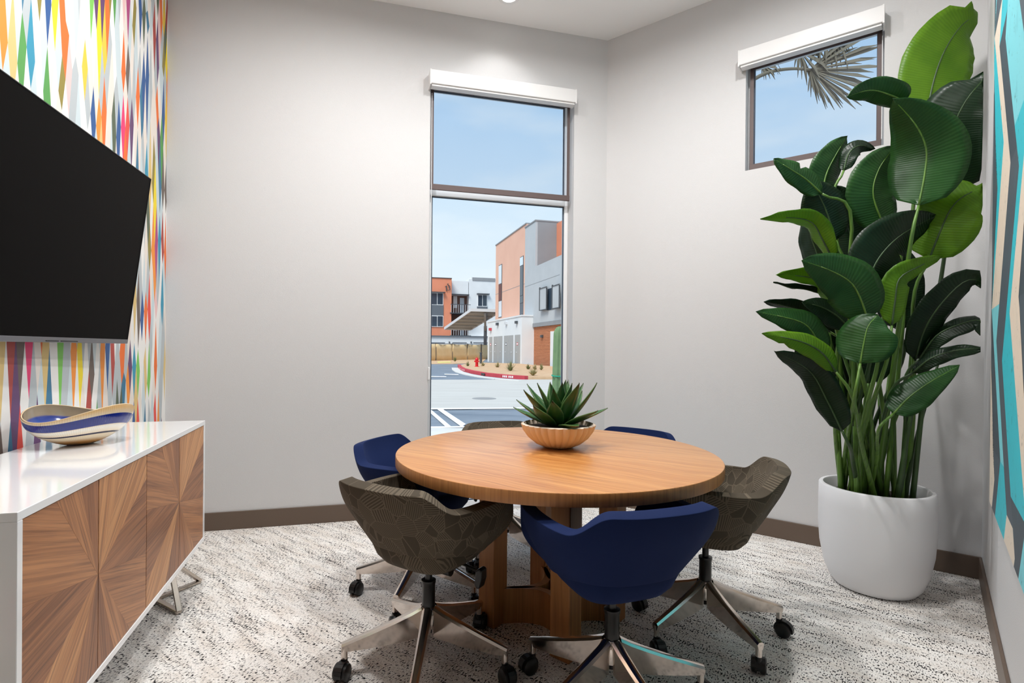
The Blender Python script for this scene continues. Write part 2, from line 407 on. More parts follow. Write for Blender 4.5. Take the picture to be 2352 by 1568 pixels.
# wall W: wallpaper of slender diamonds, a flat print
def wallpaper():
    pal = [lin(c) for c in ((238, 116, 50), (226, 196, 130), (236, 226, 216), (240, 238, 234), (205, 218, 222), (186, 193, 196), (62, 120, 152), (238, 200, 72), (112, 98, 90), (150, 136, 66), (176, 74, 66),
                            (236, 62, 118), (238, 198, 196), (92, 160, 84), (128, 200, 92), (232, 82, 70), (104, 70, 112), (176, 74, 128), (246, 220, 50), (92, 104, 84), (58, 150, 180), (52, 92, 150), (246, 150, 60))]
    weights = [5, 4, 9, 14, 10, 7, 4, 4, 4, 4, 3, 3, 4, 3, 3, 4, 4, 3, 2, 3, 3, 3, 3]
    pale = [2, 3, 4, 5]
    rnd = random.Random(11)
    w = .0262; s_lo, s_hi = SBACK, SA; n = int((s_hi - s_lo) / w) + 2
    H = .36
    pinch = []
    for i in range(n + 1):
        z = -.5 + (H / 2 if i % 2 else 0) + rnd.uniform(-.12, .12); P = []
        while z < CH + .6: P.append(z); z += H * rnd.uniform(.8, 1.2)
        pinch.append(P)
    # keep neighbouring columns in counter-phase
    for i in range(1, n + 1):
        P = pinch[i - 1]; pinch[i] = [(P[k] + P[k + 1]) / 2 + rnd.uniform(-.09, .09) for k in range(len(P) - 1)]
        if pinch[i][0] > -.3: pinch[i].insert(0, pinch[i][0] - H * rnd.uniform(.9, 1.1))
        if pinch[i][-1] < CH + .3: pinch[i].append(pinch[i][-1] + H * rnd.uniform(.9, 1.1))
    def bpts(i):   # boundary between column i-1 and i
        pts = {}
        if i < len(pinch):
            for z in pinch[i]: pts[z] = +w * .5
        if i > 0:
            for z in pinch[i - 1]: pts[z] = -w * .5
        return sorted(pts.items())
    def bx(B, z):
        zs = [b[0] for b in B]; return float(np.interp(z, zs, [b[1] for b in B]))
    V, F, Cc = [], [], []
    last = None
    for i in range(n):
        x0 = s_lo + i * w; B0 = bpts(i); B1 = bpts(i + 1)
        P = pinch[i]
        for k in range(len(P) - 1):
            za, zb = P[k], P[k + 1]
            lo, hi = max(za, 0), min(zb, CH)
            if hi - lo < 1e-3: continue
            zl = sorted({lo, hi} | {b[0] for b in B0 if lo < b[0] < hi}); zr = sorted({lo, hi} | {b[0] for b in B1 if lo < b[0] < hi})
            lp = [(min(max(x0 + bx(B0, z), s_lo), s_hi), z) for z in zl]; rp = [(min(max(x0 + w + bx(B1, z), s_lo), s_hi), z) for z in zr]
            poly = lp + rp[::-1]; q = []
            for p in poly:
                if not q or abs(p[0] - q[-1][0]) + abs(p[1] - q[-1][1]) > 1e-5: q.append(p)
            if len(q) > 2 and abs(q[0][0] - q[-1][0]) + abs(q[0][1] - q[-1][1]) < 1e-5: q.pop()
            if len(q) < 3: continue
            o = len(V); V += [tuple(TS(TW, s, z)) for s, z in q]; F.append(tuple(range(o, o + len(q))))
            ci = rnd.choice(pale) if (i % 2 and rnd.random() < .72) else rnd.choices(range(len(pal)), weights)[0]
            if ci == last: ci = rnd.choice(pale)
            last = ci; Cc.append(pal[ci])
    me = bpy.data.meshes.new('wall_left'); o = len(V)
    # the solid wall behind the print
    mb = MB(); tsbox(mb, TW - .2, TW - .0005, SBACK, SA + .2, 0, CH)
    V2 = V + mb.v; F2 = F + [tuple(i + o for i in f) for f in mb.f]
    me.from_pydata(V2, [], F2); me.update()
    at = me.color_attributes.new('print', 'FLOAT_COLOR', 'CORNER')
    for p in me.polygons:
        c = Cc[p.index] if p.index < len(Cc) else lin(230, 228, 224)
        for li in p.loop_indices: at.data[li].color = (*c, 1)
    m = mat('diamond_wallpaper', rough=.6); t = NT(m); a = t.n('ShaderNodeVertexColor'); a.layer_name = 'print'; t.base(a.outputs[0])
    me.materials.append(m); ob = bpy.data.objects.new('wall_left', me); COL.objects.link(ob)
    return tag(ob, kind='structure')
wallpaper()

# baseboards
BH, BT = .115, .012
mb = MB(); tsbox(mb, TW, T0, SA - BT, SA, 0, BH); tsbox(mb, T1, TAB, SA - BT, SA, 0, BH); tag(mb.build('baseboard_back', M['base'], bevel=.003), kind='structure')
mb = MB(); lbox(mb, cAB, DB, -NBo, .0, LB, 0, BT, 0, BH); tag(mb.build('baseboard_angled', M['base'], bevel=.003), kind='structure')
mb = MB(); lbox(mb, cBC, DC, NCi, 0, LC, 0, BT, 0, BH); tag(mb.build('baseboard_right', M['base'], bevel=.003), kind='structure')
mb = MB(); tsbox(mb, TW, TW + BT, SBACK, SA, 0, BH); tag(mb.build('baseboard_left', M['base'], bevel=.003), kind='structure')

# ------------------------------------------------------------------ windows
def window(name, o, d, n, q0, q1, z0, z1, fw, depth, rail=None, bevel=.003):
    r = thing(name, None, None, tuple(np.array(o) + d * (q0 + q1) / 2 + np.array([0, 0, z0]))); tag(r, kind='structure')
    n0, n1 = depth, depth + .05
    for (a, b, c, e_) in ((q0, q0 + fw, z0, z1), (q1 - fw, q1, z0, z1), (q0 + fw, q1 - fw, z0, z0 + fw), (q0 + fw, q1 - fw, z1 - fw, z1)):
        mb = MB(); lbox(mb, o, d, n, a, b, n0, n1, c, e_); mb.build('frame', M['white'], r, bevel=bevel)
    zs = [z0 + fw, z1 - fw]
    if rail:
        mb = MB(); lbox(mb, o, d, n, q0 + fw, q1 - fw, n0, n1, rail[0], rail[1]); mb.build('rail', M['white'], r, bevel=bevel)
        spans = [(zs[0], rail[0]), (rail[1], zs[1])]
    else: spans = [(zs[0], zs[1])]
    for a, b in spans:
        mb = MB(); lbox(mb, o, d, n, q0 + fw, q1 - fw, n0 + .022, n0 + .028, a, b); mb.build('pane', M['glass'], r)
        for (u0, u1, v0, v1) in ((q0 + fw, q0 + fw + .008, a, b), (q1 - fw - .008, q1 - fw, a, b), (q0 + fw, q1 - fw, b - .008, b), (q0 + fw, q1 - fw, a, a + .008)):
            mb = MB(); lbox(mb, o, d, n, u0, u1, n0 + .012, n0 + .022, v0, v1); mb.build('gasket', M['gasket'], r)
    return r
M['gasket'] = mat('window_gasket', lin(70, 84, 100), .6)
M['casing'] = mat('blind_cassette', lin(228, 227, 226), .4)
oA = E2 * SA
w1 = window('window_1', oA, E1, E2, T0, T1, ZB1, ZT1, .032, .10, rail=(2.288, 2.332))
w2 = window('window_2', cAB, DB, NBo, Q0, Q1, ZB2, ZT2, .03, .08)

def blind(label, o, d, n, q0, q1, zt, zb, c0, c1, cz0, cz1, cdep):
    r = thing('roller_blind', label, 'blind', tuple(np.array(o) + d * (q0 + q1) / 2 + np.array([0, 0, zb])), group=None)
    mb = MB(); lbox(mb, o, d, n, c0, c1, -cdep, 0, cz0 + .012, cz1); mb.build('cassette', M['casing'], r, bevel=.004)
    mb = MB(); lbox(mb, o, d, n, c0 + .012, c1 - .012, -cdep + .012, -.03, cz0, cz0 + .012); mb.build('cassette_lip', M['casing'], r)
    for a, b in ((c0, c0 + .006), (c1 - .006, c1)):
        mb = MB(); lbox(mb, o, d, n, a - .0015, b + .0015, -cdep - .0015, 0, cz0 + .004, cz1 + .002); mb.build('end_cap', M['casing'], r, bevel=.002)
    mb = MB(); lbox(mb, o, d, n, q0 + .022, q1 - .022, .030, .031, zb, zt); mb.build('mesh_fabric', M['mesh'], r)
    for a, b, c, e_ in ((q0, q0 + .022, zb, zt), (q1 - .022, q1, zb, zt), (q0, q1, zt - .03, zt)):
        mb = MB(); lbox(mb, o, d, n, a, b, .0295, .0315, c, e_); mb.build('fabric_edge', M['hem'], r)
    mb = MB(); lbox(mb, o, d, n, q0, q1, .022, .036, zb - .012, zb + .03); mb.build('hem_bar', M['hem'], r, bevel=.003)
    return r
bl1 = blind('white cassette roller blind drawn halfway down the tall window', oA, E1, E2, T0 + .01, T1 - .022, 3.05, 2.322, .497, 1.585, 2.995, 3.103, .095)
bl2 = blind('white cassette roller blind drawn fully down the small high window', cAB, DB, NBo, Q0 + .02, Q1 - .012, 3.05, 2.372, .958, 1.712, 3.005, 3.112, .095)
# bead chains
def chain(parent, o, d, n, q, z0, z1):
    mb = MB()
    for dq in (0, .012):
        P = np.array(o) + d * (q + dq) + n * .012
        mb.cyl((P[0], P[1], z0), (P[0], P[1], z1), .0022, 6)
    mb.build('bead_chain', M['white'], parent, smooth=True)
chain(bl1, oA, E1, E2, T0 + .004, .95, 2.99); chain(bl2, cAB, DB, NBo, Q1 - .01, 2.40, 2.99)
mbc = MB(); P = oA + E1 * (T0 + .006) - E2 * .004; mbc.obox((P[0], P[1], 1.0), E1 * .006, E2 * .012, (0, 0, .045)); mbc.build('chain_tensioner', M['white'], bl1, bevel=.004)

# ------------------------------------------------------------------ recessed ceiling lights
def m_emit():
    m = bpy.data.materials.new('lamp_lens'); m.use_nodes = True; nt = m.node_tree; nt.nodes.clear()
    o = nt.nodes.new('ShaderNodeOutputMaterial'); e = nt.nodes.new('ShaderNodeEmission'); e.inputs[0].default_value = (1, .96, .9, 1); e.inputs[1].default_value = 8
    nt.links.new(e.outputs[0], o.inputs[0]); return m
M['emit'] = m_emit()
def downlight(label, x, y, power, kind='AREA', cone=95, blend=.6, col=(1, .993, .985)):
    r = thing('recessed_light', label, 'light', (x, y, CH), group='recessed ceiling lights', world=False)
    mb = MB(); mb.lathe([(.052, -.004), (.075, -.006), (.078, -.001), (.078, 0)], 40); mb.build('trim_ring', M['white'], r, smooth=True)
    mb = MB(); mb.lathe([(0.0001, -.0065), (.05, -.0065), (.052, -.0045), (.052, -.001)], 32); mb.build('lens', M['emit'], r)
    if kind == 'SPOT':
        d = bpy.data.lights.new('lamp', 'SPOT'); d.spot_size = math.radians(cone); d.spot_blend = .45; d.shadow_soft_size = .05
    else:
        d = bpy.data.lights.new('lamp', 'AREA'); d.shape = 'DISK'; d.size = .12; d.spread = math.radians(cone)
    d.energy = power; d.color = col
    lo = bpy.data.objects.new('lamp', d); COL.objects.link(lo); lo.parent = r; lo.location = (0, 0, -.02)
    return r
LIGHTS = [('recessed ceiling light just in front of the tall window', .108, 3.553, 7.5, 'SPOT', 116),
          ('added unseen ceiling light over the far end of the sideboard', -.66, 2.30, 27, 'AREA', 172),  # every area lamp in this list is out of view, added to light the room
          ('added unseen ceiling light over the middle of the round table', .30, 2.55, 25, 'AREA', 168),
          ('added unseen ceiling light in front of the small high window', 1.20, 2.20, 27, 'AREA', 172),
          ('added unseen ceiling light over the near end of the sideboard', -.72, 1.30, 29, 'AREA', 165)]
for a in LIGHTS: downlight(*a)
# ================================================================== FURNITURE
# ------------------------------------------------------------------ round oak table
TC = np.array([.2815, 2.2774]); TR, TH, TTK = .6797, .74, .0456
tb = thing('conference_table', 'round oak conference table on a four-post pedestal base', 'table', (TC[0], TC[1], 0), world=False)
mb = MB(); n = 128
prof = [(.0001, TH), (TR - .006, TH), (TR - .002, TH - .0015), (TR, TH - .005), (TR, TH - TTK + .005), (TR - .002, TH - TTK + .0015), (TR - .006, TH - TTK), (.0001, TH - TTK)]
mb.lathe(prof[:3], n); top_o = mb.build('table_top', M['oak_top'], tb, smooth=True)
mb = MB(); mb.lathe(prof[2:], n)
uvs = [(v[2], math.atan2(v[1], v[0]) * TR) for v in mb.v]
mb.build('edge_band', M['oak_side'], tb, smooth=True, uvs=uvs)
PA = math.radians(4); PRAD = .262
posts = []
for k in range(4):
    a = PA + k * math.pi / 2; c = np.array([PRAD * math.cos(a), PRAD * math.sin(a), 0]); posts.append((a, c))
    mb = MB(); u = np.array([math.cos(a + math.pi / 4), math.sin(a + math.pi / 4), 0]); w = np.array([-u[1], u[0], 0])
    hz = (TH - TTK) / 2
    mb.obox(c + np.array([0, 0, hz]), u * .044, w * .044, np.array([0, 0, hz]))
    mb.build('post', M['oak_side'], tb, bevel=.004, uvs=[(v[2], v[0] + v[1] * 1.7) for v in mb.v])
for k in range(4):
    p, q = posts[k][1], posts[(k + 1) % 4][1]
    mid = (p + q) / 2; inn = -mid / np.linalg.norm(mid)
    outer, inner = [], []
    nseg = 14
    for i in range(nseg + 1):
        t = i / nseg; b = p + (q - p) * (.08 + .84 * t); sag = math.sin(math.pi * t) ** .8 * .12
        outer.append(b + inn * (sag - .004)); inner.append(b + inn * (sag + .028))
    mb = MB(); mb.prism([(v[0], v[1]) for v in outer + inner[::-1]], 0, .148)
    mb.build('curved_rail', M['oak_side'], tb, smooth=30, uvs=[(v[2], v[0] + v[1] * 1.3) for v in mb.v])
mb = MB(); mb.lathe([(.0001, TH - TTK), (.2, TH - TTK), (.2, TH - TTK - .02), (.0001, TH - TTK - .02)][::-1], 40); mb.build('mounting_plate', M['black'], tb, smooth=True)

# ------------------------------------------------------------------ swivel armchair (faces +y)
def smooth01(x): x = min(max(x, 0), 1); return x * x * (3 - 2 * x)
def make_chair(cloth, label):
    r = thing('office_chair', label, 'chair', world=False, group='swivel armchairs around the round table')
    # upholstered tub shell: U-shaped in plan, from one arm front around the back to the other
    NU, NV = 49, 9
    P, UVs = [], []
    def plan(u, v):            # u -1..1, v 0 bottom .. 1 top
        a = u * math.radians(128)          # 0 = back
        flare = .66 + .34 * math.sin(v * math.pi / 2 * .98)
        hw, bk = .270 * flare, .260 * flare
        # superellipse U
        ex = .72
        cs, sn = math.cos(a), math.sin(a)
        x = hw * math.copysign(abs(sn) ** ex, sn)
        y = -bk * math.copysign(abs(cs) ** ex, cs) if cs > 0 else bk * 1.15 * abs(cs) ** .9
        return x, y
    def topz(u):
        k = abs(u)
        z = .652 + (.722 - .652) * (1 - smooth01((k - .24) / .24))
        z -= .10 * smooth01((k - .90) / .10) ** 1.5
        return z
    def botz(u): return .490 - .045 * smooth01((abs(u) - .40) / .60)
    for j in range(NV):
        row = []
        for i in range(NU):
            u = -1 + 2 * i / (NU - 1); v = j / (NV - 1)
            x, y = plan(u, v); zt, zb = topz(u), botz(u)
            z = zb + (zt - zb) * v
            hgt = (zt - .44) / .33       # taller back leans further out
            lean = max(0, math.cos(u * math.radians(110))) * .05 * max(0, v - .45) * hgt
            y -= lean
            row.append((x, y, z)); UVs.append((u * .62 + 2, z))
        P.append(row)
    mb = MB(); mb.grid(P)
    sh = mb.build('tub_shell', cloth, r, smooth='all', uvs=UVs)
    so = sh.modifiers.new('solid', 'SOLIDIFY'); so.thickness = .046; so.offset = 0; so.use_even_offset = False
    bv = sh.modifiers.new('bevel', 'BEVEL'); bv.width = .018; bv.segments = 3; bv.limit_method = 'ANGLE'; bv.angle_limit = math.radians(50)
    ss = sh.modifiers.new('sub', 'SUBSURF'); ss.levels = 1; ss.render_levels = 1
    # seat cushion
    mb = MB(); n = 40
    prof = [(0.0, .392), (.62, .392), (.80, .402), (.92, .43), (1.0, .47), (1.0, .495), (.96, .512), (.85, .52), (0.0, .522)]
    for (k, z) in prof:
        for i in range(n):
            a = 2 * math.pi * i / n; e_ = .55
            cx, sy = math.copysign(abs(math.cos(a)) ** e_, math.cos(a)), math.copysign(abs(math.sin(a)) ** e_, math.sin(a))
            mb.v.append((.188 * k * cx, .022 + .196 * k * sy, z))
    for j in range(len(prof) - 1):
        for i in range(n):
            a = j * n + i; b = j * n + (i + 1) % n; mb.f.append((a, b, b + n, a + n))
    mb.f.append(tuple(range(n - 1, -1, -1))); mb.f.append(tuple(range((len(prof) - 1) * n, len(prof) * n)))
    mb.build('seat_cushion', cloth, r, smooth=60, uvs=[(v[0] + 2, v[1] + v[2]) for v in mb.v])
    mb = MB(); mb.lathe([(.045, .366), (.085, .380), (.10, .394)], 28); mb.build('seat_plate', M['black'], r, smooth=True)
    mb = MB(); mb.cyl((.05, .0, .37), (.105, .0, .37), .017, 16); mb.build('tilt_knob', M['black'], r, smooth=True)
    lv = MB(); lv.tube([(.06, .03, .398), (.14, .035, .392), (.20, .04, .378)], .006, 8); lever = lv.build('height_lever', M['black'], r, smooth=True)
    mb = MB(); Pp = [(.195, .04, .385), (.208, .04, .398), (.222, .04, .392), (.222, .04, .36), (.212, .04, .325), (.20, .04, .322), (.192, .04, .34)]
    mb.slab([(x, y - .02, z) for x, y, z in Pp], (0, .04, 0)); fixn(mb.build('paddle', M['black'], lever, bevel=.006))
    mb = MB(); mb.lathe([(.013, .30), (.013, .37)], 20); mb.build('gas_piston', M['blackm'], r, smooth=True)
    mb = MB(); mb.lathe([(.0265, .20), (.0245, .225), (.0245, .302), (.027, .306), (.027, .316), (.014, .318)], 24); mb.build('column_sleeve', M['blackm'], r, smooth=True)
    base = thing('star_base', None, None, world=False); base.parent = r
    mb = MB(); mb.lathe([(.02, .135), (.034, .145), (.036, .19), (.030, .215), (.024, .22)], 24); hub = mb.build('hub', M['chrome'], base, smooth=True)
    mb = MB(); mb.lathe([(.0001, .118), (.014, .12), (.015, .138)], 16); mb.build('hub_cap', M['black'], base, smooth=True)
    for k in range(5):
        a = k * 2 * math.pi / 5; d = np.array([math.cos(a), math.sin(a), 0]); w = np.array([-d[1], d[0], 0])
        mb = MB(); rows = []
        for t in (0, .12, .35, .65, .9, 1):
            rr = .028 + t * (.312 - .028)
            zt = .222 - .098 * t ** .85; hh = .080 * (1 - t) ** .9 + .028; wt = .019 - .005 * t; wb = .012 - .003 * t
            rows.append([d * rr + w * y + np.array([0, 0, z]) for y, z in ((-wt, zt - .008), (-wt * .55, zt - .001), (0, zt), (wt * .55, zt - .001), (wt, zt - .008), (wb, zt - hh), (-wb, zt - hh))])
        nn = 7
        for rw in rows: mb.v += [tuple(p) for p in rw]
        for i in range(len(rows) - 1):
            for j in range(nn):
                p_, q_ = i * nn + j, i * nn + (j + 1) % nn; mb.f.append((p_, p_ + nn, q_ + nn, q_))
        mb.f.append(tuple(range(nn))); mb.f.append(tuple(range(len(rows) * nn - 1, (len(rows) - 1) * nn - 1, -1)))
        arm = mb.build('arm', M['chrome'], base, smooth=30)
        tip = d * .302
        mb = MB(); mb.cyl(tip + np.array([0, 0, .112]), tip + np.array([0, 0, .066]), .0115, 14); mb.build('socket', M['chrome'], base, smooth=True)
        # twin-wheel caster, turned a little differently on every arm
        ca = a + (1.1, 2.4, -.7, .4, 2.9)[k]; cd = np.array([math.cos(ca), math.sin(ca), 0]); cw = np.array([-cd[1], cd[0], 0])
        cc = tip + cd * .018 + np.array([0, 0, .0295])
        mb = MB()
        for sgn in (-1, 1):
            o0 = cc + cw * sgn * .006; o1 = cc + cw * sgn * .026
            mb.tube([o0, o0 + cw * sgn * .002, o0 + cw * sgn * .016, o1], [.027, .0295, .0295, .024], 22)
        mb.build('caster', M['black'], base, smooth=40)
        mb = MB(); pts = []
        for i in range(11):
            b = math.radians(-10 + 200 * i / 10); pts.append(cc + cd * (-.033) * math.cos(b) + np.array([0, 0, .033 * math.sin(b)]))
        for i in range(10):
            mb.obox((pts[i] + pts[i + 1]) / 2, (pts[i + 1] - pts[i]) / 2 * 1.05, cw * .012, np.cross((pts[i + 1] - pts[i]) / np.linalg.norm(pts[i + 1] - pts[i]), cw) * .0035)
        mb.cyl(tip + np.array([0, 0, .069]), tip + np.array([0, 0, .045]), .012, 12)
        mb.build('caster_hood', M['black'], base, smooth=40)
    return r, base

def place(ch, x, y, face_deg, base_deg, label):
    """face_deg: compass of the way the chair faces, from +x anticlockwise; base_deg: direction of one base arm"""
    r, base = ch; rz = math.radians(face_deg - 90)
    r.location = (x, y, 0); r.rotation_euler = (0, 0, rz); base.rotation_euler = (0, 0, math.radians(base_deg) - rz); r['label'] = label
def dup_chair(src):
    r = copy_tree(src[0]); b = [c for c in r.children if c.name.startswith('star_base')][0]; return r, b
chG = make_chair(M['taupe'], ''); chB = make_chair(M['navy'], '')
place(chG, -.2227, 1.955, 57, 196.1, 'taupe hatched swivel armchair on the side of the table by the walnut sideboard')
place(chB, .414, 1.746, 109, 145.8, 'navy swivel armchair with its back turned, between two taupe armchairs')
c2 = dup_chair(chG); place(c2, .9104, 2.1956, 158, 212.6, 'taupe hatched swivel armchair beside the big white plant pot')
c3 = dup_chair(chG); place(c3, .11, 3.03, 285, 20, 'taupe swivel armchair in front of the tall window, behind the agave bowl')
c4 = dup_chair(chB); place(c4, -.3227, 2.5404, 338, 184.7, 'navy swivel armchair with its back to the plain wall beside the tall window')
c5 = dup_chair(chB); place(c5, .70, 2.82, 232, 60, 'navy swivel armchair backing into the corner between the two windows')

# ------------------------------------------------------------------ sideboard with starburst walnut doors
SF, SBk, S0, S1, Z0, Z1 = -.677, -1.09, 1.305, 2.735, .264, .83
sb = thing('sideboard', 'white lacquer sideboard with starburst walnut doors on steel legs', 'sideboard', tuple(TS((SF + SBk) / 2, (S0 + S1) / 2, 0)))
ct = .020
for nm, a in (('top_panel', (SBk, SF, S0, S1, Z1 - ct, Z1)), ('bottom_panel', (SBk, SF, S0, S1, Z0, Z0 + ct)),
              ('side_panel', (SBk, SF, S0, S0 + ct, Z0 + ct, Z1 - ct)), ('side_panel', (SBk, SF, S1 - ct, S1, Z0 + ct, Z1 - ct)),
              ('back_panel', (SBk, SBk + .01, S0 + ct, S1 - ct, Z0 + ct, Z1 - ct))):
    mb = MB(); tsbox(mb, *a); mb.build(nm, M['lacquer'], sb, bevel=.0015)
dw = (S1 - S0 - 2 * ct) / 4; dh = Z1 - Z0 - 2 * ct; gap = .0018
mb = MB(); tsbox(mb, SF - .03, SF - .024, S0 + ct, S1 - ct, Z0 + ct, Z1 - ct); mb.build('door_stop', M['black'], sb)
def star_half(parent, sa, sb_, cs, left):
    """veneer sectors of one door; the star centre lies on the door's inner edge at half height"""
    zc = (Z0 + Z1) / 2; za, zb = Z0 + ct + gap, Z1 - ct - gap
    # angles from straight up, turning towards the far side of the half; the right half is the left half turned by 180 degrees
    B = [0, 20, 39, 78, 118, 150, 180]; mt = ['walnut_dark', 'walnut', 'walnut', 'walnut_dark', 'walnut_light', 'walnut_dark' if left else 'walnut_light']; gr = [8, 26, 72, 96, 134, 166]
    def hit(ang):
        a = math.radians(ang); ds, dz = (-math.sin(a), math.cos(a)) if left else (math.sin(a), -math.cos(a))
        ts_ = []
        edge = sa if left else sb_
        if abs(ds) > 1e-9: ts_.append((edge - cs) / ds)
        if dz > 1e-9: ts_.append((zb - zc) / dz)
        if dz < -1e-9: ts_.append((za - zc) / dz)
        t = min(k for k in ts_ if k > 0); return (cs + ds * t, zc + dz * t)
    cors = ((sa, zb), (sa, za)) if left else ((sb_, za), (sb_, zb))
    def angof(p):
        ds, dz = p[0] - cs, p[1] - zc
        return math.degrees(math.atan2(-ds, dz)) % 360 if left else math.degrees(math.atan2(ds, -dz)) % 360
    for i in range(6):
        a, b = B[i], B[i + 1]
        pts = [(cs, zc), hit(a + 1e-4)] + [c for c in cors if a < angof(c) < b] + [hit(b - 1e-4)]
        ctr = np.mean(np.array(pts), axis=0)
        pts = [(p[0] + (ctr[0] - p[0]) * .0015, p[1] + (ctr[1] - p[1]) * .0015) for p in pts]
        mb = MB(); thick = .0016 + .0002 * (i % 2)
        mb.slab([TS(SF - .004, p[0], p[1]) for p in pts], E1 * thick)
        g = math.radians(gr[i]); ds, dz = (-math.sin(g), math.cos(g)) if left else (math.sin(g), -math.cos(g))
        off = random.random() * 7
        uv = []
        for p in pts * 2:
            u = (p[0] - cs) * ds + (p[1] - zc) * dz; v = -(p[0] - cs) * dz + (p[1] - zc) * ds; uv.append((u + off, v + off))
        fixn(mb.build('veneer_wedge', M[mt[i]], parent, uvs=uv))
for k in range(4):
    a, b = S0 + ct + k * dw + gap, S0 + ct + (k + 1) * dw - gap
    left = k % 2 == 0; cs = b if left else a
    mb = MB(); tsbox(mb, SF - .022, SF - .004, a, b, Z0 + ct + gap, Z1 - ct - gap)
    d = mb.build('door', M['walnut_dark'], sb, uvs=[(v[2], v[1]) for v in mb.v])
    d['label'] = 'walnut door, one half of a starburst veneer'
    # sub-parts sit in the sideboard's frame: the door object has no offset of its own
    d['_w'] = 0
    star_half(sb, a, b, cs, left)
    for ch in [o for o in sb.children if o.name.startswith('veneer_wedge')]: ch.parent = d
# steel legs: crossed floor bars with struts up to the case
def leg(sc, sgn):
    tc_ = (SF + SBk) / 2
    r = bpy.data.objects.new('leg', None); COL.objects.link(r); r.parent = sb
    f1, f2 = (-.735, sc + sgn * .30), (-1.03, sc - sgn * .02)
    g1, g2 = (-1.03, sc + sgn * .30), (-.735, sc - sgn * .02)
    bars = [(TS(*f1, .008), TS(*f2, .008)), (TS(*g1, .0081), TS(*g2, .0081))]
    for p in (f1, g1): bars.append((TS(*p, .012), TS(p[0] * .35 + tc_ * .65, sc + .02 * sgn, Z0 - .002)))
    for p in (f2, g2): bars.append((TS(*p, .012), TS(p[0] * .35 + tc_ * .65, sc + .13 * sgn, Z0 - .002)))
    for i, (a, b) in enumerate(bars):
        mb = MB(); mb.bar(a, b, .022, .014); o = mb.build('floor_bar' if i < 2 else 'strut', M['steel'], sb, bevel=.002); o.parent = r
leg(2.59, 1); leg(S0 + .145, -1)

# ------------------------------------------------------------------ ribbed glass bowl on the sideboard
def glass_bowl():
    c = TS(-.938, 2.165, Z1)
    r = thing('decorative_bowl', 'ribbed cream and cobalt blue glass bowl on the white sideboard', 'bowl', tuple(c), math.radians(38), world=False)
    nA, nR = 220, 26
    def rim(a):        # rim height and reach: lifted front and back lips, low ends
        h = .116 - .022 * math.sin(2 * a) + .004 * math.cos(a)
        ex = .158; ey = .124
        return h, ex, ey
    def P(a, t, inner):
        h, ex, ey = rim(a)
        k = .20 + .80 * math.sin(t * math.pi / 2) ** .92; z = h * (t ** 1.3)
        rb = 1 + (0 if inner else .008 * abs(math.sin(a * 70)) * (t > .02) * min(1, t * 2))
        base_ = .010 if inner else 0
        kk = k * (1 - (.035 if inner else 0))
        return (ex * kk * rb * math.cos(a), ey * kk * rb * math.sin(a), z + (base_ * (1 - t) + .001 if inner else 0))
    for inner in (False, True):
        mb = MB(); uv = []
        na = nA * 2 if not inner else 96
        for j in range(nR + 1):
            t = j / nR
            for i in range(na):
                a = 2 * math.pi * i / na; mb.v.append(P(a, max(t, .001), inner)); uv.append((i / na, t))
        for j in range(nR):
            for i in range(na):
                x, y = j * na + i, j * na + (i + 1) % na
                mb.f.append((x, y, y + na, x + na) if not inner else (x, x + na, y + na, y))
        if not inner: mb.f.append(tuple(range(na - 1, -1, -1)))
        if inner: mb.build('lining', M['bowl_in'], r, smooth='all', uvs=uv)
        else: mb.build('ribbed_body', M['bowl_out'], r, smooth='all', uvs=uv)
    mb = MB(); na = 220
    pts = [np.array(P(2 * math.pi * i / na, 1, False)) * .5 + np.array(P(2 * math.pi * i / na, 1, True)) * .5 for i in range(na + 1)]
    mb.tube(pts, .0022, 8, caps=False); mb.build('rim', M['bowl_rim'], r, smooth='all')
    return r
def m_bowl(name, inner):
    m = mat(name, rough=.12, coat=.3); t = NT(m); uv = t.coord('UV'); sx = t.n('ShaderNodeSeparateXYZ'); t.put(sx.inputs[0], uv)
    u, v = sx.outputs[0], sx.outputs[1]
    # stripes drift down around the body
    vv = t.math('ADD', v, t.math('MULTIPLY', t.math('COSINE', t.math('MULTIPLY', u, 2 * math.pi)), .065))
    cream, gold, blue, navy, white = lin(232, 214, 184), lin(196, 140, 72), lin(10, 38, 128), lin(12, 20, 62), lin(240, 236, 226)
    if not inner:
        c = t.ramp(vv, [(0, lin(120, 74, 30)), (.22, gold), (.34, cream), (.44, cream), (.441, navy), (.485, navy), (.486, cream), (.62, white), (.66, cream), (.661, blue), (.885, blue), (.886, cream), (1, lin(226, 186, 130))])
        w = t.math('SINE', t.math('MULTIPLY', u, 2 * math.pi * 140)); c = t.mix(t.math('MULTIPLY', t.math('MAXIMUM', w, 0), .16), c, t.mix(.6, c, (.05, .03, .02)))
    else:
        c = t.ramp(vv, [(0, lin(60, 70, 130)), (.45, lin(48, 60, 130)), (.52, lin(70, 90, 160)), (.70, lin(40, 60, 140)), (.74, lin(150, 134, 110)), (1, lin(170, 152, 124))])
    t.base(c)
    for n_ in m.node_tree.nodes:
        if n_.type == 'VALTORGB': n_.color_ramp.interpolation = 'LINEAR'
    return m
M['bowl_out'] = m_bowl('ribbed_glass', False); M['bowl_in'] = m_bowl('glass_lining', True); M['bowl_rim'] = mat('bowl_rim_glass', lin(234, 206, 166), .1, coat=.8)
glass_bowl()

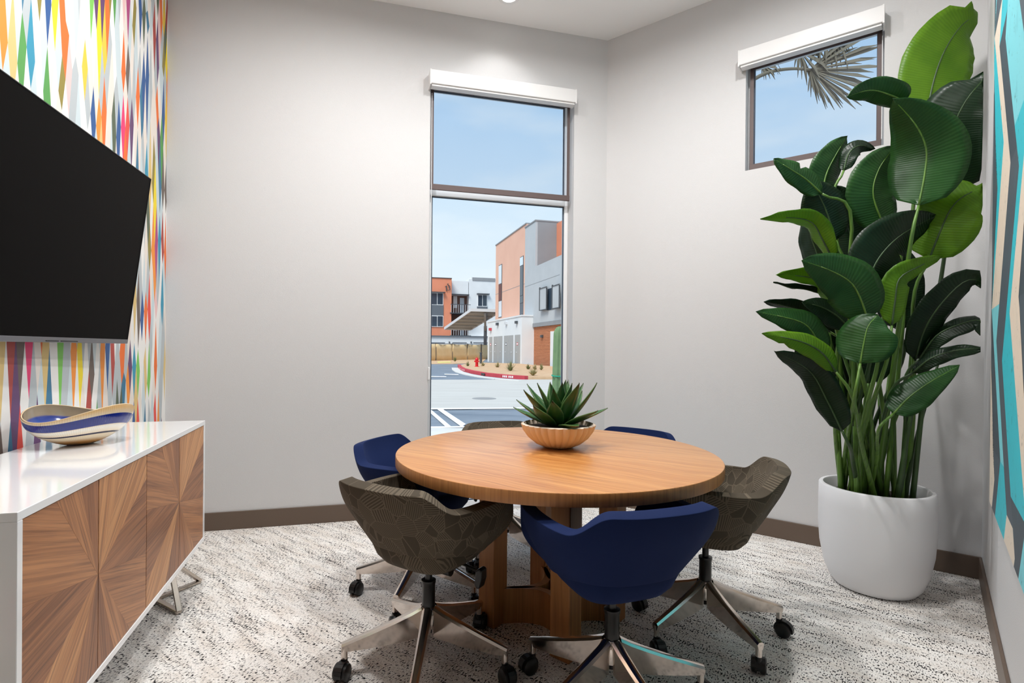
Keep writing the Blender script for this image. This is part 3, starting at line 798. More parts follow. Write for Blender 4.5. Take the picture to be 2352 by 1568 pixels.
# ------------------------------------------------------------------ wall television, tilted down
tA = math.radians(-14.6 + 3); DTV = np.array([math.sin(tA), math.cos(tA), 0])
Pb = TS(-1.043, 2.845, 1.1935); 
UPT = (E1 * .0962 + np.array([0, 0, .7864])); HT = np.linalg.norm(UPT); UPT = UPT / HT
NTV = np.cross(DTV, UPT); NTV /= np.linalg.norm(NTV)
if NTV @ E1 < 0: NTV = -NTV
WTV = 1.42
tv = thing('television', 'large black flat television mounted on the wallpapered wall', 'television', tuple(Pb - DTV * WTV / 2))
def tvbox(d0, d1, h0, h1, n0, n1, name, m_, parent=tv, bevel=0):
    mb = MB(); mb.obox(Pb - DTV * (d0 + d1) / 2 + UPT * (h0 + h1) / 2 + NTV * (n0 + n1) / 2, DTV * (d1 - d0) / 2, UPT * (h1 - h0) / 2, NTV * (n1 - n0) / 2)
    o = fixn(mb.build(name, m_, tv, bevel=bevel)); return o
tvbox(0, WTV, 0, HT, -.018, -.002, 'housing', M['black'], bevel=.002)
tvbox(.004, WTV - .004, .016, HT - .004, -.002, 0, 'screen', M['screen'])
bz = tvbox(0, WTV, -.004, .016, -.02, .003, 'bottom_bezel', M['bezel'], bevel=.002)
tvbox(.42, .53, .000, .004, .003, .0045, 'sensor_strip', M['black']); tvbox(.545, .62, .000, .004, .003, .0045, 'sensor_strip', M['black'])
for a in ((0, .003, .016, HT), (WTV - .003, WTV, .016, HT), (.003, WTV - .003, HT - .003, HT)): tvbox(*a, -.019, .0015, 'slim_bezel', M['blackm'])
Pm = Pb - DTV * WTV / 2 + UPT * .36; mb = MB(); tsbox(mb, TW + .002, (Pm @ E1) - .03, (Pm @ E2) - .18, (Pm @ E2) + .18, Pm[2] - .13, Pm[2] + .10); mb.build('wall_bracket', M['black'], tv)

# ------------------------------------------------------------------ painting on the right wall
def painting():
    q0, q1, z0, z1, th = .95, 2.06, .607, 2.75, .03
    r = thing('painting', 'tall abstract canvas of turquoise, slate and cream zigzags', 'painting', tuple(cBC + DC * (q0 + q1) / 2 + np.array([0, 0, z0])))
    mb = MB(); lbox(mb, cBC, DC, NCi, q0, q1, .001, th, z0, z1); mb.build('canvas', M['canvas'], r)
    # flat painted shapes, hard-edged: zigzag bands running down the canvas
    V, F, C = [], [], []
    cols = [lin(72, 84, 94), lin(48, 186, 200), lin(222, 208, 190), lin(60, 72, 82), lin(120, 206, 216), lin(72, 84, 94), lin(48, 186, 200), lin(222, 208, 190)]
    bw = .21; nb = int((q1 - q0) / bw) + 4
    zz = [z0 - .4 + .52 * k for k in range(8)]
    def xoff(k, z):
        zs = [a + .1 * math.sin(k * 1.7) for a in zz]; return float(np.interp(z, zs, [(.2 if i % 2 else -.2) for i in range(len(zz))]))
    for k in range(-3, nb):
        zl = sorted({z0, z1} | {a + .1 * math.sin(k * 1.7) for a in zz if z0 < a + .1 * math.sin(k * 1.7) < z1} | {a + .1 * math.sin((k + 1) * 1.7) for a in zz if z0 < a + .1 * math.sin((k + 1) * 1.7) < z1})
        for i in range(len(zl) - 1):
            za, zb = zl[i], zl[i + 1]
            xs = [q0 + k * bw + xoff(k, za), q0 + (k + 1) * bw + xoff(k + 1, za), q0 + (k + 1) * bw + xoff(k + 1, zb), q0 + k * bw + xoff(k, zb)]
            xs = [min(max(x, q0), q1) for x in xs]
            if abs(xs[1] - xs[0]) + abs(xs[2] - xs[3]) < 1e-4: continue
            o = len(V)
            for x, z in zip(xs, (za, za, zb, zb)): V.append(tuple(cBC + DC * x + NCi * (th + .0006) + np.array([0, 0, z])))
            F.append((o, o + 1, o + 2, o + 3)); C.append(cols[(k + i // 2 * 3) % len(cols)])
    org = r.location
    me = bpy.data.meshes.new('painted_face'); me.from_pydata([(v[0] - org[0], v[1] - org[1], v[2] - org[2]) for v in V], [], F); me.update()
    at = me.color_attributes.new('paint', 'FLOAT_COLOR', 'CORNER')
    for p in me.polygons:
        for li in p.loop_indices: at.data[li].color = (*C[p.index], 1)
    m_ = mat('distressed_paint', rough=.55); t = NT(m_); a = t.n('ShaderNodeVertexColor'); a.layer_name = 'paint'
    n1 = t.noise(t.coord('Object'), 9, 6, .7); n2 = t.noise(t.coord('Object'), 34, 5, .7)
    c = t.mix(t.math('MULTIPLY', t.ramp(n1, [(.55, (0, 0, 0)), (.75, (1, 1, 1))]), .3), a.outputs[0], lin(60, 120, 130))
    c = t.mix(t.math('MULTIPLY', t.ramp(n2, [(.62, (0, 0, 0)), (.68, (1, 1, 1))]), .6), c, lin(60, 62, 62)); t.base(c)
    me.materials.append(m_); ob = bpy.data.objects.new('painted_face', me); COL.objects.link(ob); ob.parent = r
M['canvas'] = mat('canvas_edge', lin(72, 84, 92), .8)
painting()
# ================================================================== PLANTS
def m_leaf(name, c_top, c_dark, trans, vein, rough=.38):
    m = mat(name, rough=rough, spec=.28); t = NT(m); uv = t.coord('UV'); sx = t.n('ShaderNodeSeparateXYZ'); t.put(sx.inputs[0], uv)
    u, v = sx.outputs[0], sx.outputs[1]            # u along the leaf (m), v across -1..1
    ph = t.math('ADD', t.math('MULTIPLY', u, 560), t.math('MULTIPLY', t.math('ABSOLUTE', v), -9))
    st = t.math('ADD', t.math('MULTIPLY', t.math('SINE', ph), .5), .5)
    n = t.noise(t.coord('Object'), 7, 3)
    c = t.mix(t.ramp(n, [(.3, (0, 0, 0)), (.7, (1, 1, 1))]), c_top, c_dark)
    c = t.mix(t.math('MULTIPLY', st, .28), c, tuple(k * .55 for k in c_dark))
    c = t.mix(t.math('LESS_THAN', t.math('ABSOLUTE', v), .025), c, vein)
    t.base(c); t.bump(st, .16, .003)
    nt = m.node_tree; o = [k for k in nt.nodes if k.type == 'OUTPUT_MATERIAL'][0]
    tr = nt.nodes.new('ShaderNodeBsdfTranslucent'); nt.links.new(t.mix(.35, c, tuple(min(1, k * 2.4) for k in c_top)), tr.inputs[0])
    mx = nt.nodes.new('ShaderNodeMixShader'); mx.inputs[0].default_value = trans
    nt.links.new(t.b.outputs[0], mx.inputs[1]); nt.links.new(tr.outputs[0], mx.inputs[2]); nt.links.new(mx.outputs[0], o.inputs[0])
    return m
LF = {'L': m_leaf('leaf_lime_backlit', lin(112, 154, 36), lin(84, 128, 24), .36, lin(96, 140, 40)),  # lime leaves carry the window's backlight in their colour
      'M': m_leaf('leaf_green', lin(48, 90, 40), lin(32, 70, 28), .18, lin(96, 140, 52)),
      'D': m_leaf('leaf_deep_green', lin(24, 48, 24), lin(15, 36, 18), .1, lin(50, 76, 40))}
M['stem'] = m_wood('plant_stem', lin(104, 140, 56), lin(78, 116, 44), lin(58, 86, 36), 1, .4)
M['stem_dark'] = m_wood('plant_stem_dark', lin(60, 88, 44), lin(46, 70, 38), lin(36, 50, 30), 1, .45)

POT = np.array([1.945, 2.637]); PH = .505
bp = thing('bird_of_paradise_plant', 'tall bird of paradise plant in a round white pot', 'plant', (POT[0], POT[1], 0))
mb = MB(); C0 = (POT[0], POT[1], 0)
mb.lathe([(.0001, .0), (.150, .0), (.172, .008), (.196, .04), (.218, .10), (.236, .20), (.243, .30), (.243, .42), (.241, PH - .006), (.236, PH), (.222, PH), (.218, PH - .006), (.216, PH - .06), (.2, PH - .1)], 72, C0)
mb.build('pot', M['ceramic'], bp, smooth=40)
mb = MB(); mb.lathe([(.0001, PH - .055), (.1, PH - .05), (.217, PH - .06)][::-1], 40, C0); mb.build('soil', M['soil'], bp, smooth=True)

def bez(pts, n):     # Catmull-Rom through points
    P = [np.array(p, float) for p in pts]; P = [2 * P[0] - P[1]] + P + [2 * P[-1] - P[-2]]; out_ = []
    K = len(P) - 3
    for i in range(n + 1):
        x = i / n * K; k = min(int(x), K - 1); t = x - k; a, b, c, d = P[k:k + 4]
        out_.append(.5 * ((2 * b) + (-a + c) * t + (2 * a - 5 * b + 4 * c - d) * t * t + (-a + 3 * b - 3 * c + d) * t ** 3))
    return out_
def wprof(t, kind):
    t = min(max(t, 0), 1); return (t ** .46) * ((1 - t) ** .74) / .4479
rl = random.Random(5)
soil_pts = []
def keep_in(p):       # foliage bends along the walls instead of passing through them
    for o_, n_, m_ in ((cBC, NCi, .045), (cAB, -NBo, .03)):
        d = (p - o_) @ n_
        if d < m_: p = p + n_ * (m_ - d)
    return p
def leaf(pts, depth, hw, col, roll=25, fold=.18, bow=0.0, stem=True, seed=0, d_end=None, split=None, sr=None):
    """pts: photo midrib from base to tip, depth: distance of the plant's own foliage layer (it stands ~2.6 m off), hw: half width in photo pixels"""
    n, mcols = 16, 9
    k = len(pts)
    P3 = [atY(x, y, depth + ((d_end if d_end is not None else depth) - depth) * i / (k - 1)) for i, (x, y) in enumerate(pts)]
    mid = [keep_in(p) for p in bez(P3, n)]; W_ = hw * depth / FPX
    rows, uv = [], []; arc = 0
    for i in range(n + 1):
        t = i / n; d = mid[min(i + 1, n)] - mid[max(i - 1, 0)]; d /= np.linalg.norm(d)
        view = mid[i] - OV; view /= np.linalg.norm(view)
        side = np.cross(d, view); side /= (np.linalg.norm(side) + 1e-9); nrm = np.cross(side, d); nrm /= (np.linalg.norm(nrm) + 1e-9)
        r_ = math.radians(roll); sd = side * math.cos(r_) + nrm * math.sin(r_); nn = np.cross(sd, d)
        if i: arc += np.linalg.norm(mid[i] - mid[i - 1])
        w = W_ * wprof(t, 'paddle') / max(.45, math.cos(r_))
        row = []
        for j in range(mcols):
            v = -1 + 2 * j / (mcols - 1)
            ww = w * (1 - (.35 if split and ((v > 0) == (split > 0)) and abs(t - abs(split)) < .035 and abs(v) > .55 else 0))
            rip = .004 * math.sin(arc * 60 + j * 1.3 + seed) * abs(v)
            row.append(keep_in(mid[i] + sd * ww * v + nn * (abs(v) * w * fold + rip + bow * w * v * v)))
            uv.append((arc, v))
        rows.append(row)
    mb = MB(); mb.grid(rows)
    o = mb.build('leaf', LF[col], bp, smooth='all', uvs=uv)
    s_ = o.modifiers.new('solid', 'SOLIDIFY'); s_.thickness = .0012; s_.offset = 0
    # midrib standing proud on the leaf
    mr = MB(); mr.tube([p for p in mid[:int(n * .92)]], [.0048 * (1 - .75 * i / n) for i in range(int(n * .92))], 6)
    ob = mr.build('midrib', M['stem' if col == 'M' else 'stem_dark'], bp, smooth='all', uvs=[(v[2], v[0]) for v in mr.v]); ob.parent = o
    if stem:
        b = mid[0]; d0 = mid[1] - mid[0]; d0 /= np.linalg.norm(d0)
        ang = rl.uniform(0, 2 * math.pi); rad = .135 * math.sqrt(rl.random())
        foot = np.array([POT[0] + rad * math.cos(ang) + .35 * np.clip(b[0] - POT[0], -.25, .25), POT[1] + rad * math.sin(ang) * .9, PH - .07])
        m1 = foot * .62 + b * .38 + np.array([0, 0, .05]); m2 = b - d0 * .16 * min(1.2, np.linalg.norm(b - foot))
        path = bez([foot, m1, m2, b], 14)
        mr = MB(); r0 = sr or .0125; mr.tube(path, [r0 - (r0 - .0052) * (i / 14) for i in range(15)], 8)
        mr.build('stem', M['stem' if (col != 'D' or rl.random() < .35) else 'stem_dark'], bp, smooth='all', uvs=[(v[2], v[0]) for v in mr.v])
    return o
# upper crown
leaf([(2127, 268), (2146, 180), (2172, 112), (2212, 55), (2264, 24)], 2.62, 70, 'L', -22, .10, split=.82)
leaf([(2178, 450), (2184, 320), (2216, 236), (2278, 160)], 2.42, 84, 'D', 14, .10, d_end=2.26)
leaf([(2110, 472), (2124, 400), (2127, 340), (2102, 285), (2050, 226)], 2.30, 74, 'M', 12, .16, sr=.014)
leaf([(2078, 236), (2050, 220), (2000, 207), (1944, 222)], 2.34, 30, 'M', 20, .25, stem=False)
leaf([(2034, 528), (2006, 450), (2018, 390), (2056, 334)], 2.52, 47, 'M', -30, .2)
leaf([(1938, 392), (1950, 352), (1975, 334), (2010, 342)], 2.56, 19, 'D', 25, .3)
leaf([(1888, 445), (1852, 412), (1815, 388), (1777, 364)], 2.46, 24, 'M', -35, .2, split=-.5)
leaf([(1888, 452), (1898, 400), (1920, 355), (1946, 312)], 2.60, 33, 'M', -35, .25)
leaf([(1920, 552), (1900, 490), (1882, 450), (1862, 418)], 2.50, 46, 'D', -20, .2)
leaf([(1975, 640), (1955, 545), (1935, 480), (1912, 424)], 2.62, 50, 'D', 15, .2)
leaf([(1912, 594), (1888, 548), (1866, 512), (1822, 500), (1746, 503)], 2.38, 22, 'L', 35, .35)
leaf([(1895, 640), (1876, 580), (1862, 540), (1852, 480)], 2.58, 34, 'D', 30, .2)
leaf([(1990, 650), (2022, 588), (2072, 538), (2152, 494)], 2.36, 58, 'D', -28, .18, split=-.55)
leaf([(2134, 596), (2156, 540), (2184, 480), (2218, 448), (2288, 416)], 2.38, 62, 'L', 20, .10, d_end=2.24)
leaf([(2068, 760), (2058, 660), (2046, 600), (2030, 540)], 2.60, 50, 'D', 10, .2)
# middle tier
leaf([(1994, 735), (1974, 680), (1950, 645), (1900, 618), (1841, 598)], 2.30, 56, 'M', -20, .2)
leaf([(1912, 712), (1902, 672), (1886, 645), (1840, 634), (1782, 631)], 2.46, 24, 'L', 28, .35)
leaf([(1880, 672), (1850, 664), (1815, 660), (1776, 648)], 2.52, 6, 'D', 60, .5)
leaf([(2048, 748), (2056, 690), (2066, 640), (2110, 612), (2166, 588)], 2.30, 27, 'L', -25, .3)
leaf([(1906, 762), (1860, 722), (1810, 704), (1754, 693)], 2.52, 18, 'D', 40, .35)
leaf([(1950, 752), (1918, 722), (1884, 704), (1842, 694)], 2.42, 26, 'D', -30, .25)
leaf([(1892, 822), (1874, 776), (1848, 744), (1800, 728), (1736, 715)], 2.40, 32, 'M', -24, .22)
leaf([(1920, 854), (1890, 812), (1850, 788), (1806, 776), (1750, 765)], 2.28, 24, 'L', -18, .28, split=.75)
leaf([(1976, 835), (1984, 790), (1994, 750), (2016, 722)], 2.22, 58, 'M', 16, .16, sr=.011)
leaf([(1934, 990), (1900, 920), (1858, 850), (1778, 806)], 2.34, 33, 'D', 28, .22)
leaf([(1906, 880), (1880, 850), (1856, 826), (1828, 796)], 2.50, 30, 'D', 20, .2)
leaf([(1962, 935), (1936, 850), (1916, 800), (1898, 738)], 2.62, 42, 'D', -10, .2)
leaf([(1994, 880), (2000, 830), (2008, 780), (2020, 740)], 2.55, 40, 'D', 15, .2)
# right side, towards the painting wall
leaf([(2102, 828), (2124, 756), (2168, 690), (2226, 642), (2288, 660)], 2.46, 30, 'D', -30, .25, d_end=2.25)
leaf([(2112, 824), (2150, 772), (2200, 746), (2252, 736), (2290, 770)], 2.44, 19, 'D', 40, .3, d_end=2.25)
leaf([(2096, 856), (2140, 822), (2200, 804), (2288, 798)], 2.42, 17, 'D', 30, .3, d_end=2.25)
leaf([(2052, 950), (2086, 914), (2132, 880), (2204, 838)], 2.26, 36, 'M', 18, .16, sr=.009)
# extra bare and young stems in the clump
for i in range(12):
    ang = rl.uniform(0, 6.28); rad = .15 * math.sqrt(rl.random()); f0 = np.array([POT[0] + rad * math.cos(ang), POT[1] + rad * math.sin(ang), PH - .07])
    tp = f0 + np.array([rl.uniform(-.10, .16), rl.uniform(-.1, .1), rl.uniform(.45, 1.05)])
    mr = MB(); mr.tube(bez([f0, f0 * .5 + tp * .5 + np.array([rl.uniform(-.02, .02), 0, 0]), tp], 8), [.012 - .007 * k / 8 for k in range(9)], 8)
    mr.build('stem', M['stem' if i % 2 else 'stem_dark'], bp, smooth='all', uvs=[(v[2], v[0]) for v in mr.v])

# ------------------------------------------------------------------ agave in a fluted bowl on the table
pc = onz(1281, 1029, TH); pc = (pc[0] + .005, pc[1] + .03, TH)
ag = thing('agave_plant', 'small dark green agave in a fluted terracotta-coloured bowl on the table', 'plant', pc, world=False)
mb = MB(); n = 300
prof = [(.045, .0), (.06, .002), (.095, .018), (.128, .046), (.150, .078), (.158, .104), (.155, .108), (.149, .104), (.140, .078)]
for (r_, z) in prof:
    for i in range(n):
        a = 2 * math.pi * i / n; fl = 1 + (.06 * abs(math.cos(a * 15)) if z < .106 and r_ > .05 else 0)
        mb.v.append((r_ * fl * math.cos(a), r_ * fl * math.sin(a), z))
for j in range(len(prof) - 1):
    for i in range(n): x, y = j * n + i, j * n + (i + 1) % n; mb.f.append((x, y, y + n, x + n))
mb.f.append(tuple(range(n - 1, -1, -1)))
M['terra'] = mat('fluted_bowl', lin(230, 210, 190), .6)
mb.build('fluted_bowl', M['terra'], ag, smooth=50)
mb = MB(); mb.lathe([(.146, .088), (.07, .094), (.0001, .098)], 32); mb.build('soil', M['soil'], ag, smooth=True)
def m_agave():
    m = mat('agave_leaf', lin(34, 74, 40), .32); t = NT(m); uv = t.coord('UV'); sx = t.n('ShaderNodeSeparateXYZ'); t.put(sx.inputs[0], uv)
    n_ = t.noise(t.coord('Object'), 30, 2)
    c = t.mix(n_, lin(58, 104, 50), lin(30, 72, 40)); c = t.mix(t.ramp(sx.outputs[0], [(.86, (0, 0, 0)), (.97, (1, 1, 1))]), c, lin(40, 30, 24))
    c = t.mix(t.math('MULTIPLY', t.math('GREATER_THAN', t.math('ABSOLUTE', sx.outputs[1]), .9), .5), c, lin(110, 140, 80)); t.base(c); return m
M['agave'] = m_agave()
ra = random.Random(3)
def agave_leaf(az, el, ln, w, curl, base_r, z0):
    n_, c_ = 12, 7; rows, uv = [], []
    p = np.array([base_r * math.cos(az), base_r * math.sin(az), z0]); h = np.array([math.cos(az), math.sin(az), 0]); sd = np.array([-h[1], h[0], 0])
    e_ = el
    for i in range(n_ + 1):
        t = i / n_
        d = h * math.cos(e_) + np.array([0, 0, math.sin(e_)]); nn = -h * math.sin(e_) + np.array([0, 0, math.cos(e_)])
        ww = w * (.55 + .45 * math.sin(math.pi * min(1, t * 1.35))) if t < .5 else w * max(0.012, (1 - ((t - .5) / .5) ** 1.35))
        rows.append([p + sd * ww * v + nn * (abs(v) ** 1.6 * ww * .38) for v in np.linspace(-1, 1, c_)]); uv += [(t, v) for v in np.linspace(-1, 1, c_)]
        p = p + d * ln / n_; e_ += curl / n_ + (.5 / n_ if t > .75 else 0)
    mb = MB(); mb.grid(rows); o = mb.build('leaf', M['agave'], ag, smooth='all', uvs=uv)
    s_ = o.modifiers.new('solid', 'SOLIDIFY'); s_.thickness = .004; s_.offset = -1
for k in range(25):
    lay = k / 24; az = k * 2.39996 + ra.uniform(-.15, .15); el = math.radians(88 - 78 * lay ** .8 + ra.uniform(-6, 6))
    ln = (.178 + .045 * math.sin(lay * math.pi)) * ra.uniform(.9, 1.12)
    agave_leaf(az, max(el, .1), ln, .034 * ra.uniform(.9, 1.15), (.15 if lay < .5 else .35) * ra.uniform(.3, 1.3), .012 + .035 * lay, .092)
# ================================================================== OUTDOORS
G0, GK = -.277, .003                        # yard falls very gently towards the building
def gz(Y): return G0 + GK * Y
def ong(x, y):
    d = ray(x, y); t = (G0 - OV[2] + GK * OV[1]) / (d[2] - GK * d[1]); return OV + d * t
def gpoly(mb, px, lift, thick=.004):
    P = [ong(*p) + np.array([0, 0, lift]) for p in px]; mb.slab(P, (0, 0, -thick))
def m_ground(name, c1, c2, sc_, rough=.9, stretch=(1, 1, 1)):
    m = mat(name, rough=rough, spec=.2); t = NT(m); v = t.mapping(t.coord('Object'), stretch); n1 = t.noise(v, sc_, 6, .65)
    t.base(t.mix(t.ramp(n1, [(.3, (0, 0, 0)), (.7, (1, 1, 1))]), c1, c2)); return m
M['asphalt'] = m_ground('asphalt', lin(112, 122, 134), lin(140, 148, 158), .7, stretch=(1, 3, 1))
M['concrete'] = m_ground('paving_concrete', lin(190, 185, 178), lin(206, 202, 196), .9, stretch=(.5, 5, 1))
M['walk'] = m_ground('sidewalk_concrete', lin(208, 204, 198), lin(220, 217, 212), 3)
M['dirt'] = m_ground('tan_gravel', lin(214, 182, 148), lin(196, 160, 126), 2.5)
M['line'] = mat('road_paint', lin(246, 246, 250), .7); M['yel'] = mat('yellow_kerb_paint', lin(238, 226, 130), .7)
M['redkerb'] = m_ground('red_kerb_paint', lin(204, 84, 92), lin(186, 70, 80), 2)
M['orange'] = m_ground('orange_stucco', lin(226, 146, 116), lin(218, 138, 108), 1.2); M['pink'] = m_ground('terracotta_stucco', lin(228, 184, 164), lin(222, 176, 156), .5)
M['stw'] = m_ground('white_stucco', lin(228, 230, 232), lin(220, 222, 225), .8); M['stg'] = m_ground('grey_stucco', lin(190, 194, 198), lin(182, 186, 190), .8)
M['stdg'] = m_ground('dark_grey_stucco', lin(150, 152, 156), lin(142, 145, 149), .8); M['spandrel'] = mat('grey_spandrel', lin(98, 104, 112), .6)
M['dglass'] = mat('dark_window_glass', lin(52, 66, 80), .08); M['lglass'] = mat('painted_sky_reflection_glass', lin(214, 228, 238), .25)  # pale glass has the mirrored sky put into its base colour
M['doorg'] = mat('grey_steel_door', lin(164, 164, 164), .5); M['dkmetal'] = mat('dark_metal', lin(70, 74, 80), .5); M['red'] = mat('hydrant_red', lin(206, 24, 34), .35)
M['fence'] = m_ground('tan_screen_fabric', lin(234, 210, 166), lin(224, 198, 152), 1.5); M['slat'] = m_ground('cedar_slat', lin(206, 140, 104), lin(188, 120, 86), 1.2, stretch=(1, 1, 14))
M['canopy'] = mat('canopy_steel', lin(206, 208, 212), .5); M['canopyu'] = m_ground('canopy_underside', lin(176, 173, 168), lin(158, 156, 152), .6)
M['brownwall'] = mat('brown_balcony_wall', lin(124, 94, 84), .8)

mb = MB(); y0, y1 = 4.4, 130
mb.slab([(-60, y0, gz(y0)), (60, y0, gz(y0)), (60, y1, gz(y1)), (-60, y1, gz(y1))], (0, 0, -.2)); tag(fixn(mb.build('ground', M['asphalt'])), kind='structure')
mb = MB(); a = ong(900, 985.5); zz = a[2] + .03; b = ong(1500, 990)
mb.prism([(-9, 3.2), (4, 4.45), (9, 4.6), (9, b[1]), (-9, a[1])], zz - .3, zz); tag(mb.build('sidewalk', M['walk'], org=(0, 0, 0)), kind='structure')
mb = MB(); gpoly(mb, [(700, 873), (1600, 871), (1600, 938), (700, 943)], .012); tag(fixn(mb.build('pavement', M['concrete'])), kind='structure')
mb = MB(); gpoly(mb, [(700, 826), (1120, 822), (1105, 834), (1040, 836), (700, 837)], .03, .03); tag(fixn(mb.build('verge', M['dirt'])), kind='structure')
def marking(px, label, m_='line', lift=.02):
    mb = MB(); gpoly(mb, px, lift); o = fixn(mb.build('road_marking', M[m_])); P = o.data.vertices[0].co
    return tag(o, label, 'road marking', 'painted lines on the yard')
marking([(984, 946), (991, 943), (1037, 982), (1025, 983)], 'white diagonal parking stripe nearest the tall window frame')
marking([(1003, 940.5), (1016, 940.5), (1070, 976), (1060, 982)], 'second white diagonal parking stripe, next to the pale paving')
marking([(940, 983), (1110, 981), (1110, 984), (940, 986.5)], 'white line closing the parking stripes at the sidewalk', lift=.028)
marking([(940, 939.5), (1300, 937), (1300, 938.6), (940, 942.5)], 'white line along the near edge of the pale paving', lift=.024)
marking([(1020, 859), (1052, 860), (1054, 861.6), (1022, 860.6)], 'short white lane dash beside the red kerb')
marking([(965, 863.5), (1024, 865), (1026, 866.6), (965, 865.4)], 'longer white lane dash on the dark roadway')
marking([(1004, 831.6), (1034, 831.2), (1036, 833.4), (1006, 834)], 'yellow painted kerb end by the tan fence', 'yel', .05)
mh = ong(1112, 916); mb = MB(); mb.lathe([(.0001, .02), (.30, .02), (.34, .016), (.36, .0)][::-1], 32, tuple(mh)); M['iron'] = mat('cast_iron', lin(150, 148, 146), .7)
tag(fixn(mb.build('manhole_cover', M['iron'], smooth=True)), 'round iron manhole cover in the pale paving', 'manhole cover')

# planting island with red kerb
outer = [(1058, 842), (1061, 847), (1070, 852), (1090, 857.5), (1120, 863), (1160, 867.5), (1213, 871.5), (1330, 871.5)]
back = [(1330, 850), (1225, 842), (1190, 838.5), (1105, 836), (1078, 837.5)]
O3 = [ong(*p) for p in outer]; K3 = [ong(*p) for p in back]
isl = MB(); P = [p + np.array([0, 0, .14]) for p in O3 + K3]; isl.slab(P, (0, 0, -.16)); tag(fixn(isl.build('planting_bed', M['dirt'])), kind='structure')
kb = thing('kerb', 'red painted kerb curving round the planting island', 'kerb', tuple(O3[0]))
def band(mb, pts, w, z0, z1):
    for i in range(len(pts) - 1):
        a, b = pts[i], pts[i + 1]; d = (b - a) / np.linalg.norm(b - a); s_ = np.array([d[1], -d[0], 0]) * w
        mb.slab([a + np.array([0, 0, z0]), b + np.array([0, 0, z0]), b + s_ + np.array([0, 0, z0]), a + s_ + np.array([0, 0, z0])], (0, 0, z1 - z0))
mb = MB(); band(mb, O3[:7], .22, -.02, .17); fixn(mb.build('kerb_stone', M['redkerb'], kb))
mb = MB(); Og = [ong(p[0] - 4, p[1] + 3) for p in outer[:7]]; band(mb, Og, .5, -.02, .03); fixn(mb.build('gutter', M['walk'], kb))
def on_kerb(x):          # point on the kerb's road face at photo column x
    for i in range(6):
        (xa, _), (xb, _) = outer[i], outer[i + 1]
        if xa <= x <= xb:
            a, b = O3[i], O3[i + 1]; p = a + (b - a) * (x - xa) / (xb - xa); d = (b - a) / np.linalg.norm(b - a); return p + np.array([d[1], -d[0], 0]) * .225, d
for x in (1063, 1066, 1069, 1072, 1075, 1164, 1168, 1172, 1178, 1182, 1186):
    p, d = on_kerb(x); nrm = np.array([d[1], -d[0], 0]); mb = MB(); mb.obox(p + np.array([0, 0, .085]), d * .035, nrm * .006, np.array([0, 0, .045])); mb.build('painted_letter', M['line'], kb)
Pk, _d = on_kerb(1119); mb = MB(); mb.obox(Pk + np.array([0, 0, .085]), _d * .3, np.array([_d[1], -_d[0], 0]) * .01, np.array([0, 0, .055])); mb.build('drain_slot', M['black'], kb)
def island(x, y): return ong(x, y) + np.array([0, 0, .14])

# hydrant
h0 = island(1095, 846.5)
hy = thing('fire_hydrant', 'red fire hydrant on the planting island behind the kerb', 'hydrant', tuple(h0))
mb = MB(); mb.lathe([(.15, 0), (.15, .03), (.10, .04), (.10, .42), (.12, .44), (.12, .47)], 20, tuple(h0)); mb.build('barrel', M['red'], hy, smooth=30)
mb = MB(); mb.lathe([(.12, .47), (.115, .52), (.08, .58), (.03, .60), (.03, .64), (.0001, .645)], 20, tuple(h0)); mb.build('bonnet', M['red'], hy, smooth=30)
for dx, r_ in ((-.17, .05), (.17, .05)):
    mb = MB(); mb.cyl(h0 + np.array([0, 0, .36]), h0 + np.array([dx, -.02, .36]), r_, 14); mb.build('side_outlet', M['red'], hy, smooth=True)
mb = MB(); mb.cyl(h0 + np.array([0, 0, .34]), h0 + np.array([.02, -.18, .34]), .07, 14); mb.build('front_outlet', M['red'], hy, smooth=True)
b0 = island(1104.5, 838.5); bo = thing('bollard', 'slim dark light bollard behind the red hydrant', 'bollard', tuple(b0))
mb = MB(); mb.lathe([(.10, 0), (.10, .72)], 16, tuple(b0)); mb.build('shaft', M['dkmetal'], bo, smooth=True)
mb = MB(); mb.lathe([(.085, .72), (.085, .80), (.105, .80), (.105, .88), (.0001, .89)], 16, tuple(b0)); mb.build('lamp_head', M['dkmetal'], bo, smooth=True)
